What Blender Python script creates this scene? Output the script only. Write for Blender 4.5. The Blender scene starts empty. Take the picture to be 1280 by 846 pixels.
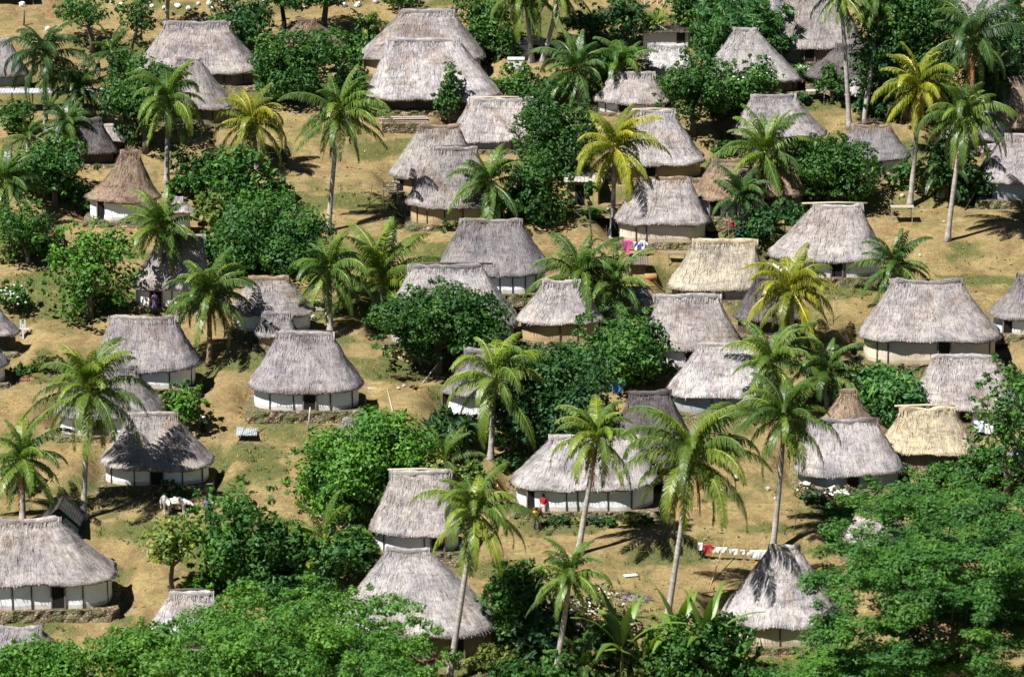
import bpy, math, random
import numpy as np
from mathutils import Vector, Matrix

R = math.radians
random.seed(7)
RNG = np.random.default_rng(7)
scene = bpy.context.scene
COL = scene.collection

# ------------------------------------------------------------------ camera model
PW, PH = 1280.0, 846.0
DIST, PITCH, FPX = 300.0, R(13.5), 5100.0
CAM = np.array([0.0, -DIST * math.cos(PITCH), DIST * math.sin(PITCH)])
C20, S20 = math.cos(PITCH), math.sin(PITCH)
cd = bpy.data.cameras.new('camera')
cam = bpy.data.objects.new('camera', cd)
COL.objects.link(cam)
cam.location = CAM
cam.rotation_euler = (math.pi / 2 - PITCH, 0, 0)
cd.sensor_width = 36.0
cd.lens = FPX / PW * 36.0
cd.dof.use_dof = True; cd.dof.focus_distance = 306.0; cd.dof.aperture_fstop = 0.36      # a fast long lens: near crowns and far fields a little soft
cd.clip_start, cd.clip_end = 1.0, 6000.0
scene.camera = cam

# ------------------------------------------------------------------ noise and terrain
def _hash(ix, iy):
    v = np.sin(ix * 127.1 + iy * 311.7) * 43758.5453
    return v - np.floor(v)

def vnoise(x, y):
    x = np.asarray(x, float); y = np.asarray(y, float)
    ix, iy = np.floor(x), np.floor(y)
    fx, fy = x - ix, y - iy
    fx = fx * fx * (3 - 2 * fx); fy = fy * fy * (3 - 2 * fy)
    a, b = _hash(ix, iy), _hash(ix + 1, iy)
    c, d = _hash(ix, iy + 1), _hash(ix + 1, iy + 1)
    return (a * (1 - fx) + b * fx) * (1 - fy) + (c * (1 - fx) + d * fx) * fy

def fbm(x, y, o=3):
    s, a, t = 0.0, 1.0, 0.0
    for k in range(o):
        s = s + a * vnoise(np.asarray(x) * 2 ** k + 17.3 * k, np.asarray(y) * 2 ** k + 5.1 * k)
        t += a; a *= 0.5
    return s / t

_ky = [-2500, -420, -292, -232, -160, -115, -70, 0, 100, 300, 800, 2500]
_kz = [100, 96, 67.5, 28, -33.5, -32.8, -19.95, 0, 28.5, 96, 190, 260]
_ty = np.arange(-2500.0, 2501.0, 1.0)
_tz = np.interp(_ty, _ky, _kz)
_w = np.hanning(25); _w /= _w.sum()
_tz = np.convolve(np.pad(_tz, 12, mode='edge'), _w, mode='valid')

def sstep(a, b, x):
    t = np.clip((x - a) / (b - a), 0, 1)
    return t * t * (3 - 2 * t)

def h_base(x, y):
    x = np.asarray(x, float); y = np.asarray(y, float)
    z = np.interp(y, _ty, _tz)
    near = sstep(-150, -100, y)
    t = (y + 4.5 * vnoise(x / 13.0, y / 13.0) + 0.8 * vnoise(x / 3.0, y / 3.0)) / 8.5
    f = t - np.floor(t)
    z = z + near * 8.5 * 0.285 * 0.30 * (sstep(0.80, 1.0, f) - f + 0.42)
    z = z + near * (fbm(x / 17.0, y / 17.0, 2) - 0.5) * 1.0 + near * (fbm(x / 2.2, y / 2.2, 2) - 0.5) * 0.12
    return z

PADS = []      # (x, y, half length, half depth, yaw, z)

def ground(x, y):
    x = np.asarray(x, float); y = np.asarray(y, float)
    z = h_base(x, y)
    wt = np.zeros_like(z); zt = np.zeros_like(z); keep = np.ones_like(z)
    for (px, py, hx, hy, yaw, pz) in PADS:
        dx, dy = x - px, y - py
        m = (np.abs(dx) < hx + hy + 4) & (np.abs(dy) < hx + hy + 4)
        if not np.any(m):
            continue
        c, s = math.cos(-yaw), math.sin(-yaw)
        lx, ly = dx * c - dy * s, dx * s + dy * c
        d = np.hypot(np.maximum(np.abs(lx) - hx, 0), np.maximum(np.abs(ly) - hy, 0))
        w = np.where(m, 1 - sstep(0.0, 1.7, d), 0.0)
        wt = wt + w * w; zt = zt + w * w * pz; keep = keep * (1 - w)
    return np.where(wt > 1e-6, (1 - keep) * zt / np.maximum(wt, 1e-6) + keep * z, z)

_T = np.arange(200.0, 520.0, 0.4)
def ray(px, py):
    u, v = (px - PW / 2) / FPX, (PH / 2 - py) / FPX
    return np.array([u, C20 + v * S20, -S20 + v * C20])

def at(px, py, fn=None):
    """the ground point seen at a place of the photograph (1280 x 846)"""
    fn = fn or ground
    d = ray(px, py)
    P = CAM[None, :] + _T[:, None] * d[None, :]
    below = P[:, 2] < fn(P[:, 0], P[:, 1])
    i = int(np.argmax(below)) if below.any() else len(_T) - 1
    lo, hi = _T[max(i - 1, 0)], _T[i]
    for _ in range(12):
        mid = (lo + hi) / 2
        q = CAM + mid * d
        if q[2] < float(fn(q[0], q[1])): hi = mid
        else: lo = mid
    q = CAM + hi * d
    return np.array([q[0], q[1], float(fn(q[0], q[1]))])

def scale_at(p):
    """pixels of the photograph per metre at a point"""
    d = p - CAM
    depth = d[1] * C20 - d[2] * S20
    return FPX / depth

# ------------------------------------------------------------------ mesh helpers
class MB:
    def __init__(self):
        self.V, self.F, self.T, self.U, self.n = [], [], [], [], 0
    def add(self, V, F, tint=0.5, uv=None):
        V = np.asarray(V, float).reshape(-1, 3)
        for f in (F if isinstance(F, list) and len(F) and isinstance(F[0], np.ndarray) and F[0].ndim == 2 else [np.asarray(F, int)]):
            self.F.append(np.asarray(f, int) + self.n)
        self.V.append(V)
        self.T.append(np.broadcast_to(np.asarray(tint, float), (len(V),)).copy())
        self.U.append(np.zeros((len(V), 2)) if uv is None else np.asarray(uv, float))
        self.n += len(V)
    def box(self, c, s, M=None, tint=0.5):
        x, y, z = s[0] / 2, s[1] / 2, s[2] / 2
        v = np.array([[-x, -y, -z], [x, -y, -z], [x, y, -z], [-x, y, -z], [-x, -y, z], [x, -y, z], [x, y, z], [-x, y, z]])
        if M is not None:
            v = v @ np.array(M.to_3x3()).T
        self.add(v + np.array(c), np.array([[3, 2, 1, 0], [4, 5, 6, 7], [0, 1, 5, 4], [1, 2, 6, 5], [2, 3, 7, 6], [3, 0, 4, 7]]), tint)
    def bar(self, a, b, w=0.08, tint=0.5, sides=6, w2=None):
        self.tube([a, b], [w / 2, (w if w2 is None else w2) / 2], sides, tint)
    def tube(self, pts, rad, sides=7, tint=0.5, cap=True):
        pts = np.asarray(pts, float); n = len(pts)
        rad = np.broadcast_to(np.asarray(rad, float), (n,))
        tan = np.gradient(pts, axis=0)
        tan /= np.maximum(np.linalg.norm(tan, axis=1, keepdims=True), 1e-9)
        ref = np.array([0.0, 0, 1]) if abs(tan[:, 2]).mean() < 0.8 else np.array([1.0, 0, 0])
        a = np.cross(tan, ref); a /= np.maximum(np.linalg.norm(a, axis=1, keepdims=True), 1e-9)
        b = np.cross(tan, a)
        th = np.linspace(0, 2 * math.pi, sides, endpoint=False)
        V = pts[:, None, :] + rad[:, None, None] * (np.cos(th)[None, :, None] * a[:, None, :] + np.sin(th)[None, :, None] * b[:, None, :])
        arc = np.concatenate([[0], np.cumsum(np.linalg.norm(np.diff(pts, axis=0), axis=1))])
        uv = np.stack([np.broadcast_to(th[None, :] / 6.283, (n, sides)), np.broadcast_to(arc[:, None], (n, sides))], -1).reshape(-1, 2)
        i = np.arange(n - 1)[:, None] * sides; j = np.arange(sides)[None, :]; k = (j + 1) % sides
        F = np.stack([i + j, i + sides + j, i + sides + k, i + k], -1).reshape(-1, 4)
        Fs = [F]
        if cap:
            Fs.append(np.array([list(range(sides))])); Fs.append(np.array([list(range(n * sides - 1, (n - 1) * sides - 1, -1))]))
        self.add(V.reshape(-1, 3), Fs, tint, uv)
    def ball(self, c, r, seg=8, ring=6, tint=0.5, noise=0.0):
        r = np.broadcast_to(np.asarray(r, float), (3,))
        V = [[0, 0, 1]]
        for i in range(1, ring):
            ph = math.pi * i / ring
            for j in range(seg):
                th = 2 * math.pi * j / seg
                V.append([math.sin(ph) * math.cos(th), math.sin(ph) * math.sin(th), math.cos(ph)])
        V.append([0, 0, -1]); V = np.array(V)
        if noise:
            V = V * (1 + noise * (RNG.random((len(V), 1)) - 0.5) * 2)
        tri, quad = [], []
        for j in range(seg):
            k = (j + 1) % seg
            tri.append([0, 1 + j, 1 + k])
            for i in range(ring - 2):
                quad.append([1 + i * seg + j, 1 + (i + 1) * seg + j, 1 + (i + 1) * seg + k, 1 + i * seg + k])
            tri.append([len(V) - 1, 1 + (ring - 2) * seg + k, 1 + (ring - 2) * seg + j])
        self.add(V * r + np.array(c), [np.array(tri), np.array(quad)], tint)
    def grid(self, P, tint=0.5, uv=None, wrap=False):
        """P: (a, b, 3) grid of points"""
        a, b = P.shape[:2]
        i = np.arange(a - 1)[:, None] * b
        j = np.arange(b if wrap else b - 1)[None, :]
        k = (j + 1) % b
        F = np.stack([i + j, i + k, i + b + k, i + b + j], -1).reshape(-1, 4)
        self.add(P.reshape(-1, 3), F, tint if np.ndim(tint) == 0 else np.asarray(tint).ravel(), None if uv is None else uv.reshape(-1, 2))
    def mesh(self, name, smooth=False):
        V = np.concatenate(self.V); n = len(V)
        me = bpy.data.meshes.new(name)
        me.vertices.add(n); me.vertices.foreach_set('co', V.astype(np.float32).ravel())
        starts, loops, off = [], [], 0
        for f in self.F:
            m, k = f.shape
            starts.append(off + np.arange(m) * k); loops.append(f.ravel()); off += m * k
        loops = np.concatenate(loops).astype(np.int32); starts = np.concatenate(starts).astype(np.int32)
        me.loops.add(len(loops)); me.loops.foreach_set('vertex_index', loops)
        me.polygons.add(len(starts)); me.polygons.foreach_set('loop_start', starts)
        me.update(calc_edges=True)
        at_ = me.attributes.new('tint', 'FLOAT', 'POINT')
        at_.data.foreach_set('value', np.concatenate(self.T).astype(np.float32))
        U = np.concatenate(self.U)
        if np.any(U):
            uvl = me.uv_layers.new(name='UVMap')
            uvl.data.foreach_set('uv', U[loops].astype(np.float32).ravel())
        me.polygons.foreach_set('use_smooth', np.full(len(starts), smooth))
        me.validate(); me.update()
        return me
    def build(self, name, mat, parent=None, smooth=False, color=None):
        o = bpy.data.objects.new(name, self.mesh(name, smooth))
        COL.objects.link(o)
        o.data.materials.append(mat)
        if parent is not None: o.parent = parent
        if color is not None: o.color = (*color, 1)
        return o

def tag(o, label=None, cat=None, group=None, kind=None):
    if label: o['label'] = label
    if cat: o['category'] = cat
    if group: o['group'] = group
    if kind: o['kind'] = kind
    return o

def empty(name, loc, rz=0.0, label=None, cat=None, group=None):
    o = bpy.data.objects.new(name, None)
    COL.objects.link(o)
    o.empty_display_size = 0.3
    o.location = loc; o.rotation_euler = (0, 0, rz)
    return tag(o, label, cat, group)

def copy_tree(o, parent=None):
    c = o.copy(); COL.objects.link(c); c.parent = parent
    for ch in o.children: copy_tree(ch, c)
    return c

# ------------------------------------------------------------------ materials
class NT:
    def __init__(self, name):
        self.m = bpy.data.materials.new(name); self.m.use_nodes = True
        self.t = self.m.node_tree; self.t.nodes.clear()
        self.out = self.n('ShaderNodeOutputMaterial')
    def n(self, typ, **kw):
        nd = self.t.nodes.new(typ)
        for k, v in kw.items():
            if k.startswith('i_'):
                key = k[2:]
                nd.inputs[int(key) if key.isdigit() else key].default_value = v
            else: setattr(nd, k, v)
        return nd
    def l(self, a, b): self.t.links.new(a, b)
    def noise(self, vec, scale, detail=4, rough=0.6, dist=0.0):
        n = self.n('ShaderNodeTexNoise', i_Scale=scale, i_Detail=detail, i_Roughness=rough, i_Distortion=dist)
        if vec is not None: self.l(vec, n.inputs['Vector'])
        return n.outputs['Fac']
    def ramp(self, fac, stops):
        r = self.n('ShaderNodeValToRGB')
        while len(r.color_ramp.elements) < len(stops): r.color_ramp.elements.new(0.5)
        for e, (p, c) in zip(r.color_ramp.elements, stops):
            e.position = p; e.color = (*c, 1) if len(c) == 3 else c
        self.l(fac, r.inputs['Fac'])
        return r.outputs['Color']
    def mix(self, a, b, fac, mode='MIX'):
        m = self.n('ShaderNodeMix', data_type='RGBA', blend_type=mode)
        for sock, val in ((m.inputs['Factor'], fac), (m.inputs[6], a), (m.inputs[7], b)):
            if hasattr(val, 'is_output'): self.l(val, sock)
            elif isinstance(val, (int, float)): sock.default_value = val
            else: sock.default_value = (*val, 1)
        return m.outputs[2]
    def math(self, op, a, b=0.0, clamp=False):
        m = self.n('ShaderNodeMath', operation=op, use_clamp=clamp)
        for s, v in ((m.inputs[0], a), (m.inputs[1], b)):
            if hasattr(v, 'is_output'): self.l(v, s)
            else: s.default_value = v
        return m.outputs[0]
    def mapping(self, vec, scale):
        m = self.n('ShaderNodeMapping'); m.inputs['Scale'].default_value = scale
        self.l(vec, m.inputs['Vector']); return m.outputs[0]
    def coord(self, what='Object'):
        return self.n('ShaderNodeTexCoord').outputs[what]
    def attr(self, name):
        return self.n('ShaderNodeAttribute', attribute_name=name).outputs['Fac']
    def ocol(self): return self.n('ShaderNodeObjectInfo').outputs['Color']
    def orand(self): return self.n('ShaderNodeObjectInfo').outputs['Random']
    def wpos(self): return self.n('ShaderNodeNewGeometry').outputs['Position']
    def bump(self, h, strength=0.5, dist=0.05):
        b = self.n('ShaderNodeBump', i_Strength=strength, i_Distance=dist)
        self.l(h, b.inputs['Height']); return b.outputs[0]
    def finish(self, col, rough=0.9, normal=None, spec=0.2):
        p = self.n('ShaderNodeBsdfPrincipled', i_Roughness=rough)
        p.inputs['Specular IOR Level'].default_value = spec
        if hasattr(col, 'is_output'): self.l(col, p.inputs['Base Color'])
        else: p.inputs['Base Color'].default_value = (*col, 1)
        if normal is not None: self.l(normal, p.inputs['Normal'])
        self.l(p.outputs[0], self.out.inputs[0]); self.p = p
        return self.m

def mat_thatch():
    t = NT('thatch')
    uv = t.coord('UV')
    wp = t.wpos()
    f1 = t.noise(t.mapping(uv, (11, 1.5, 1)), 1.0, 5, 0.65, 0.4)
    f2 = t.noise(t.mapping(uv, (3.2, 0.9, 1)), 1.0, 3, 0.6, 0.8)
    f3 = t.noise(wp, 0.55, 3, 0.6)
    f4 = t.noise(t.mapping(uv, (0.9, 3.4, 1)), 1.0, 3, 0.65, 0.7)
    f5 = t.noise(wp, 5.5, 3, 0.7)
    k = t.ramp(f1, [(0.24, (.50,) * 3), (0.5, (.98,) * 3), (0.78, (1.32,) * 3)])
    k = t.mix(k, t.ramp(f2, [(0.25, (.68,) * 3), (0.6, (1.05,) * 3), (0.8, (1.22,) * 3)]), 1.0, 'MULTIPLY')
    k = t.mix(k, t.ramp(f4, [(0.3, (.80, .79, .79)), (0.55, (1.03,) * 3), (0.8, (1.12,) * 3)]), 1.0, 'MULTIPLY')
    k = t.mix(k, t.ramp(f3, [(0.28, (.66, .66, .70)), (0.5, (1.0, .99, .98)), (0.72, (1.18, 1.14, 1.07))]), 1.0, 'MULTIPLY')
    off = t.n('ShaderNodeCombineXYZ'); ro = t.math('MULTIPLY', t.orand(), 90.0); t.l(ro, off.inputs[0]); t.l(ro, off.inputs[1])
    va = t.n('ShaderNodeVectorMath', operation='ADD'); t.l(wp, va.inputs[0]); t.l(off.outputs[0], va.inputs[1])
    f7 = t.noise(va.outputs[0], 0.33, 4, 0.65, 0.8)
    k = t.mix(k, t.ramp(f7, [(0.36, (.70, .64, .58)), (0.47, (1, 1, 1)), (0.6, (1, 1, 1)), (0.72, (1.10, 1.10, 1.12))]), 1.0, 'MULTIPLY')
    bnd = t.noise(t.mapping(va.outputs[0], (.4, .4, 2.6)), 1.0, 3, 0.6, 0.5)
    k = t.mix(k, t.ramp(bnd, [(0.34, (.74,) * 3), (0.45, (1,) * 3)]), 1.0, 'MULTIPLY')
    k = t.mix(k, t.ramp(f5, [(0.28, (.52, .51, .50)), (0.44, (1.0,) * 3), (0.75, (1.12,) * 3)]), 1.0, 'MULTIPLY')
    f6 = t.noise(t.mapping(uv, (2.4, 7.0, 1)), 1.0, 4, 0.75, 1.2)
    k = t.mix(k, t.ramp(f6, [(0.30, (.45, .43, .42)), (0.40, (1.0,) * 3), (0.72, (1.0,) * 3), (0.8, (1.16,) * 3)]), 1.0, 'MULTIPLY')
    k = t.mix(k, t.ramp(t.attr('tint'), [(0, (.55, .53, .52)), (0.5, (1,) * 3), (1, (1.25, 1.24, 1.22))]), 1.0, 'MULTIPLY')
    col = t.mix(t.ocol(), k, 1.0, 'MULTIPLY')
    hgt = t.math('ADD', f1, t.math('MULTIPLY', f5, 0.7))
    return t.finish(col, 0.95, t.bump(hgt, 0.85, 0.10), 0.08)

def mat_wall():
    """painted or mud wall; object colour, weathered in blotches and splashed with earth at the foot"""
    t = NT('wall_paint')
    oc = t.coord('Object')
    n1 = t.noise(oc, 1.3, 5, 0.65); n2 = t.noise(t.mapping(oc, (9, 9, 1.2)), 1.0, 4, 0.6)
    k = t.ramp(n1, [(0.3, (.90, .89, .87)), (0.5, (1, 1, 1))])
    k = t.mix(k, t.ramp(n2, [(0.25, (.93,) * 3), (0.45, (1,) * 3)]), 1.0, 'MULTIPLY')
    col = t.mix(t.ocol(), k, 1.0, 'MULTIPLY')
    sep = t.n('ShaderNodeSeparateXYZ'); t.l(oc, sep.inputs[0])
    zz = t.math('ADD', sep.outputs['Z'], t.math('MULTIPLY', n1, -0.5))
    foot = t.ramp(zz, [(-0.0, (1, 1, 1)), (0.06, (0, 0, 0))])
    col = t.mix(col, (.33, .24, .14), t.math('MULTIPLY', foot, 0.55))
    return t.finish(col, 0.9, t.bump(n2, 0.4, 0.02))

def mat_reed():
    t = NT('reed_wall')
    oc = t.coord('Object')
    n2 = t.noise(t.mapping(oc, (14, 14, 0.9)), 1.0, 4, 0.65); n1 = t.noise(oc, 1.1, 4, 0.6)
    k = t.ramp(n2, [(0.25, (.45, .43, .40)), (0.55, (1, 1, 1)), (0.8, (1.25, 1.22, 1.15))])
    k = t.mix(k, t.ramp(n1, [(0.3, (.72,) * 3), (0.7, (1.1,) * 3)]), 1.0, 'MULTIPLY')
    return t.finish(t.mix(t.ocol(), k, 1.0, 'MULTIPLY'), 0.92, t.bump(n2, 0.7, 0.04))

def mat_stone():
    t = NT('dry_stone')
    oc = t.coord('Object')
    v = t.n('ShaderNodeTexVoronoi', i_Scale=4.8); t.l(oc, v.inputs['Vector'])
    ve = t.n('ShaderNodeTexVoronoi', i_Scale=4.8, feature='DISTANCE_TO_EDGE'); t.l(oc, ve.inputs['Vector'])
    sep = t.n('ShaderNodeSeparateColor'); t.l(v.outputs['Color'], sep.inputs[0])
    col = t.ramp(sep.outputs[0], [(0, (.11, .08, .05)), (0.5, (.22, .165, .10)), (1, (.36, .28, .18))])
    col = t.mix((.035, .028, .018), col, t.ramp(ve.outputs['Distance'], [(0.0, (0, 0, 0)), (0.12, (1, 1, 1))]))
    g = t.ramp(t.noise(oc, 0.9, 4), [(0.44, (0, 0, 0)), (0.60, (1, 1, 1))])
    col = t.mix(col, (.085, .105, .035), t.math('MULTIPLY', g, 0.8))
    return t.finish(col, 0.95, t.bump(ve.outputs['Distance'], 1.0, 0.12))

def mat_obj(name, rough=0.8, var=0.25, scale=4.0, stretch=(1, 1, 1), spec=0.2, bump=0.3):
    """object colour with a mottled grain"""
    t = NT(name)
    oc = t.coord('Object')
    n = t.noise(t.mapping(oc, stretch), scale, 4, 0.65)
    k = t.ramp(n, [(0.25, (1 - var * 1.6,) * 3), (0.5, (1,) * 3), (0.78, (1 + var,) * 3)])
    return t.finish(t.mix(t.ocol(), k, 1.0, 'MULTIPLY'), rough, t.bump(n, bump, 0.02), spec)

def mat_leaf(name, trans=0.3, rough=0.5, spec=0.35, dry=0.0):
    t = NT(name)
    tn = t.attr('tint')
    k = t.ramp(tn, [(0.0, (.50, .60, .66)), (0.40, (1, 1, 1)), (0.75, (1.65, 1.38, .95)), (1.0, (2.6, 1.85, 1.0))])
    n = t.noise(t.wpos(), 0.9, 3, 0.6)
    k = t.mix(k, t.ramp(n, [(0.3, (.75, .82, .9)), (0.7, (1.22, 1.15, 1.0))]), 1.0, 'MULTIPLY')
    col = t.mix(t.ocol(), k, 1.0, 'MULTIPLY')
    p = t.n('ShaderNodeBsdfPrincipled', i_Roughness=rough)
    p.inputs['Specular IOR Level'].default_value = spec
    t.l(col, p.inputs['Base Color'])
    tr = t.n('ShaderNodeBsdfTranslucent')
    t.l(t.mix(col, (1.1, 1.3, .45), 1.0, 'MULTIPLY'), tr.inputs[0])
    mx = t.n('ShaderNodeMixShader', i_0=trans)
    t.l(p.outputs[0], mx.inputs[1]); t.l(tr.outputs[0], mx.inputs[2])
    t.l(mx.outputs[0], t.out.inputs[0])
    return t.m

def mat_palm_bark():
    t = NT('palm_bark')
    uv = t.coord('UV')
    r = t.noise(t.mapping(uv, (1.0, 9, 1)), 1.0, 3, 0.6)
    n = t.noise(t.wpos(), 2.0, 4, 0.65)
    k = t.mix(t.ramp(r, [(0.3, (.62,) * 3), (0.6, (1.12,) * 3)]), t.ramp(n, [(0.3, (.75, .73, .70)), (0.7, (1.15, 1.15, 1.17))]), 1.0, 'MULTIPLY')
    return t.finish(t.mix(t.ocol(), k, 1.0, 'MULTIPLY'), 0.9, t.bump(r, 0.6, 0.03))

def mat_ground():
    t = NT('dry_grass_ground')
    wp = t.wpos()
    big = t.noise(wp, 0.11, 5, 0.6, 0.6); mid = t.noise(wp, 0.55, 6, 0.68, 0.5)
    fine = t.noise(wp, 3.6, 6, 0.78); tiny = t.noise(wp, 13.0, 3, 0.75)
    strk = t.noise(t.mapping(wp, (0.40, 2.2, 1)), 1.0, 5, 0.72, 0.8)
    dry = t.ramp(fine, [(0.25, (0.202, 0.139, 0.062)), (0.5, (0.403, 0.294, 0.135)), (0.75, (0.544, 0.424, 0.221))])
    dirt = t.ramp(fine, [(0.25, (0.182, 0.114, 0.056)), (0.6, (0.373, 0.243, 0.124)), (0.8, (0.493, 0.362, 0.205))])
    col = t.mix(dry, dirt, t.ramp(mid, [(0.42, (0, 0, 0)), (0.60, (1, 1, 1))]))
    olive = t.ramp(fine, [(0.25, (0.101, 0.098, 0.038)), (0.6, (0.263, 0.233, 0.097)), (0.8, (0.363, 0.310, 0.140))])
    col = t.mix(col, olive, t.ramp(strk, [(0.50, (0, 0, 0)), (0.66, (.75,) * 3)]))
    green = t.ramp(t.math('ADD', t.math('MULTIPLY', fine, .55), t.math('MULTIPLY', tiny, .45)), [(0.32, (.030, .046, .012)), (0.48, (.105, .125, .038)), (0.60, (.20, .205, .075)), (0.72, (.36, .30, .13))])
    gm = t.math('ADD', t.attr('green'), t.math('MULTIPLY', t.math('SUBTRACT', mid, 0.5), 1.3))
    gm = t.math('ADD', gm, t.math('MULTIPLY', t.math('SUBTRACT', fine, 0.5), 1.7))
    col = t.mix(col, green, t.ramp(gm, [(0.34, (0, 0, 0)), (0.64, (.92,) * 3)]))
    red = t.math('ADD', t.attr('soil'), t.math('MULTIPLY', t.math('SUBTRACT', big, 0.5), 0.9))
    col = t.mix(col, t.ramp(fine, [(0.3, (0.171, 0.088, 0.048)), (0.7, (0.383, 0.222, 0.129))]), t.ramp(red, [(0.35, (0, 0, 0)), (0.75, (.9,) * 3)]))
    col = t.mix(col, t.ramp(tiny, [(0.3, (0.554, 0.558, 0.572)), (0.52, (1, 1, 1)), (0.75, (1.22, 1.2, 1.14))]), 1.0, 'MULTIPLY')
    col = t.mix(col, (.80, .825, .79), 1.0, 'MULTIPLY')
    hgt = t.math('ADD', fine, t.math('MULTIPLY', tiny, 0.6))
    return t.finish(col, 0.95, t.bump(hgt, 0.9, 0.12), 0.1)

def mat_tin():
    t = NT('tin_sheet')
    oc = t.coord('Object')
    w = t.n('ShaderNodeTexWave', i_Scale=2.2, bands_direction='X'); t.l(oc, w.inputs['Vector'])
    n = t.noise(oc, 2.0, 5, 0.7)
    col = t.mix(t.ocol(), (.22, .10, .05), t.ramp(n, [(0.5, (0, 0, 0)), (0.68, (.75,) * 3)]))
    m = t.finish(col, 0.5, t.bump(w.outputs['Fac'], 0.5, 0.03), 0.4)
    return m

M = dict(
    thatch=mat_thatch(), wall=mat_wall(), reed=mat_reed(), stone=mat_stone(),
    wood=mat_obj('weathered_wood', 0.85, 0.3, 3.0, (6, 6, 0.8)), plain=mat_obj('worn_surface', 0.85, 0.12, 3.0),
    rock=mat_obj('rock', 0.95, 0.35, 3.0, bump=0.8), cloth=mat_obj('cloth', 0.9, 0.15, 6.0), skin=mat_obj('skin', 0.6, 0.08, 5.0),
    hide=mat_obj('animal_hide', 0.8, 0.15, 3.0),
    palmleaf=mat_leaf('palm_leaf', 0.28, 0.42, 0.45), leaf=mat_leaf('tree_leaf', 0.30, 0.5, 0.3), deadleaf=mat_leaf('dead_palm_leaf', 0.12, 0.85, 0.1),
    flower=mat_obj('petals', 0.8, 0.1, 4.0), bark=mat_obj('tree_bark', 0.9, 0.3, 4.0, (5, 5, 1), bump=0.6), palmbark=mat_palm_bark(),
    nut=mat_obj('coconut_husk', 0.5, 0.2, 6.0, spec=0.4), ground=mat_ground(), tin=mat_tin(),
)
# ------------------------------------------------------------------ huts
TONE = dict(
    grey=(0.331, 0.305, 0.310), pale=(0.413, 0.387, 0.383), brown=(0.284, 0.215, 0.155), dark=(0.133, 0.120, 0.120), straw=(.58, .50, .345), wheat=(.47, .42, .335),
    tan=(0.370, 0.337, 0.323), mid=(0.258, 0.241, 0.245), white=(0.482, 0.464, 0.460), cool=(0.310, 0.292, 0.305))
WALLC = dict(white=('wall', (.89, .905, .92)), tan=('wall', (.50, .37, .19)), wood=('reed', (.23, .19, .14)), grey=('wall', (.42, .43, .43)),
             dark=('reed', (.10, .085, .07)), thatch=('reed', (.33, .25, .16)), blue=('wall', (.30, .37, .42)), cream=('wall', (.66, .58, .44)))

def rrect(hx, hy, r, n=112):
    """n points round a rectangle with rounded corners, evenly along its edge"""
    r = max(0.02, min(r, hx - 0.01, hy - 0.01))
    pts = []
    for cx, cy, a0 in ((hx - r, hy - r, 0), (-hx + r, hy - r, 90), (-hx + r, -hy + r, 180), (hx - r, -hy + r, 270)):
        for k in range(9):
            a = R(a0 + 90 * k / 8.0)
            pts.append((cx + r * math.cos(a), cy + r * math.sin(a)))
    pts.append(pts[0])
    p = np.array(pts)
    s = np.concatenate([[0], np.cumsum(np.linalg.norm(np.diff(p, axis=0), axis=1))])
    t = np.linspace(0, s[-1], n, endpoint=False)
    return np.stack([np.interp(t, s, p[:, 0]), np.interp(t, s, p[:, 1])], 1), t

HUTS = []
def plan_hut(h):
    """turn a hut's outline in the photograph into a place and real sizes"""
    xl, xr, ye, rl, rr, yr, yb = h['box']
    pp = h.get('plinth', 6)
    cx = (xl + xr) / 2
    G = at(cx, yb + pp, h_base)
    s = scale_at(G)
    W = (xr - xl) / s
    RL = max((rr - rl) / s, 0.15)
    ov = h.get('ov', 0.36)
    hw = max(((yb - ye) / s + ov * S20) / C20, 0.7)
    D = h.get('depth') or min(max(0.66 * W, 3.0), 6.4)
    yaw = h.get('yaw', 0.0)
    hp = max(pp / s / C20, 0.12)
    s2 = FPX / ((FPX / s) + D / 2)
    hr = max((((ye - yr) / s2) - D / 2 * S20) / C20, 1.0)
    cy = G[1] + 0.25 + D / 2 - ov
    rcx = ((rl + rr) / 2 - cx) / s
    h.update(G=G, s=s, W=W, RL=RL, ov=ov, hw=hw, D=D, hp=hp, hr=hr, rcx=rcx, yaw=yaw, pos=np.array([G[0], cy, G[2] + hp]))
    PADS.append((G[0], cy, W / 2 - ov + 0.25, D / 2 - ov + 0.25, yaw, G[2] - 0.02))

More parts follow.
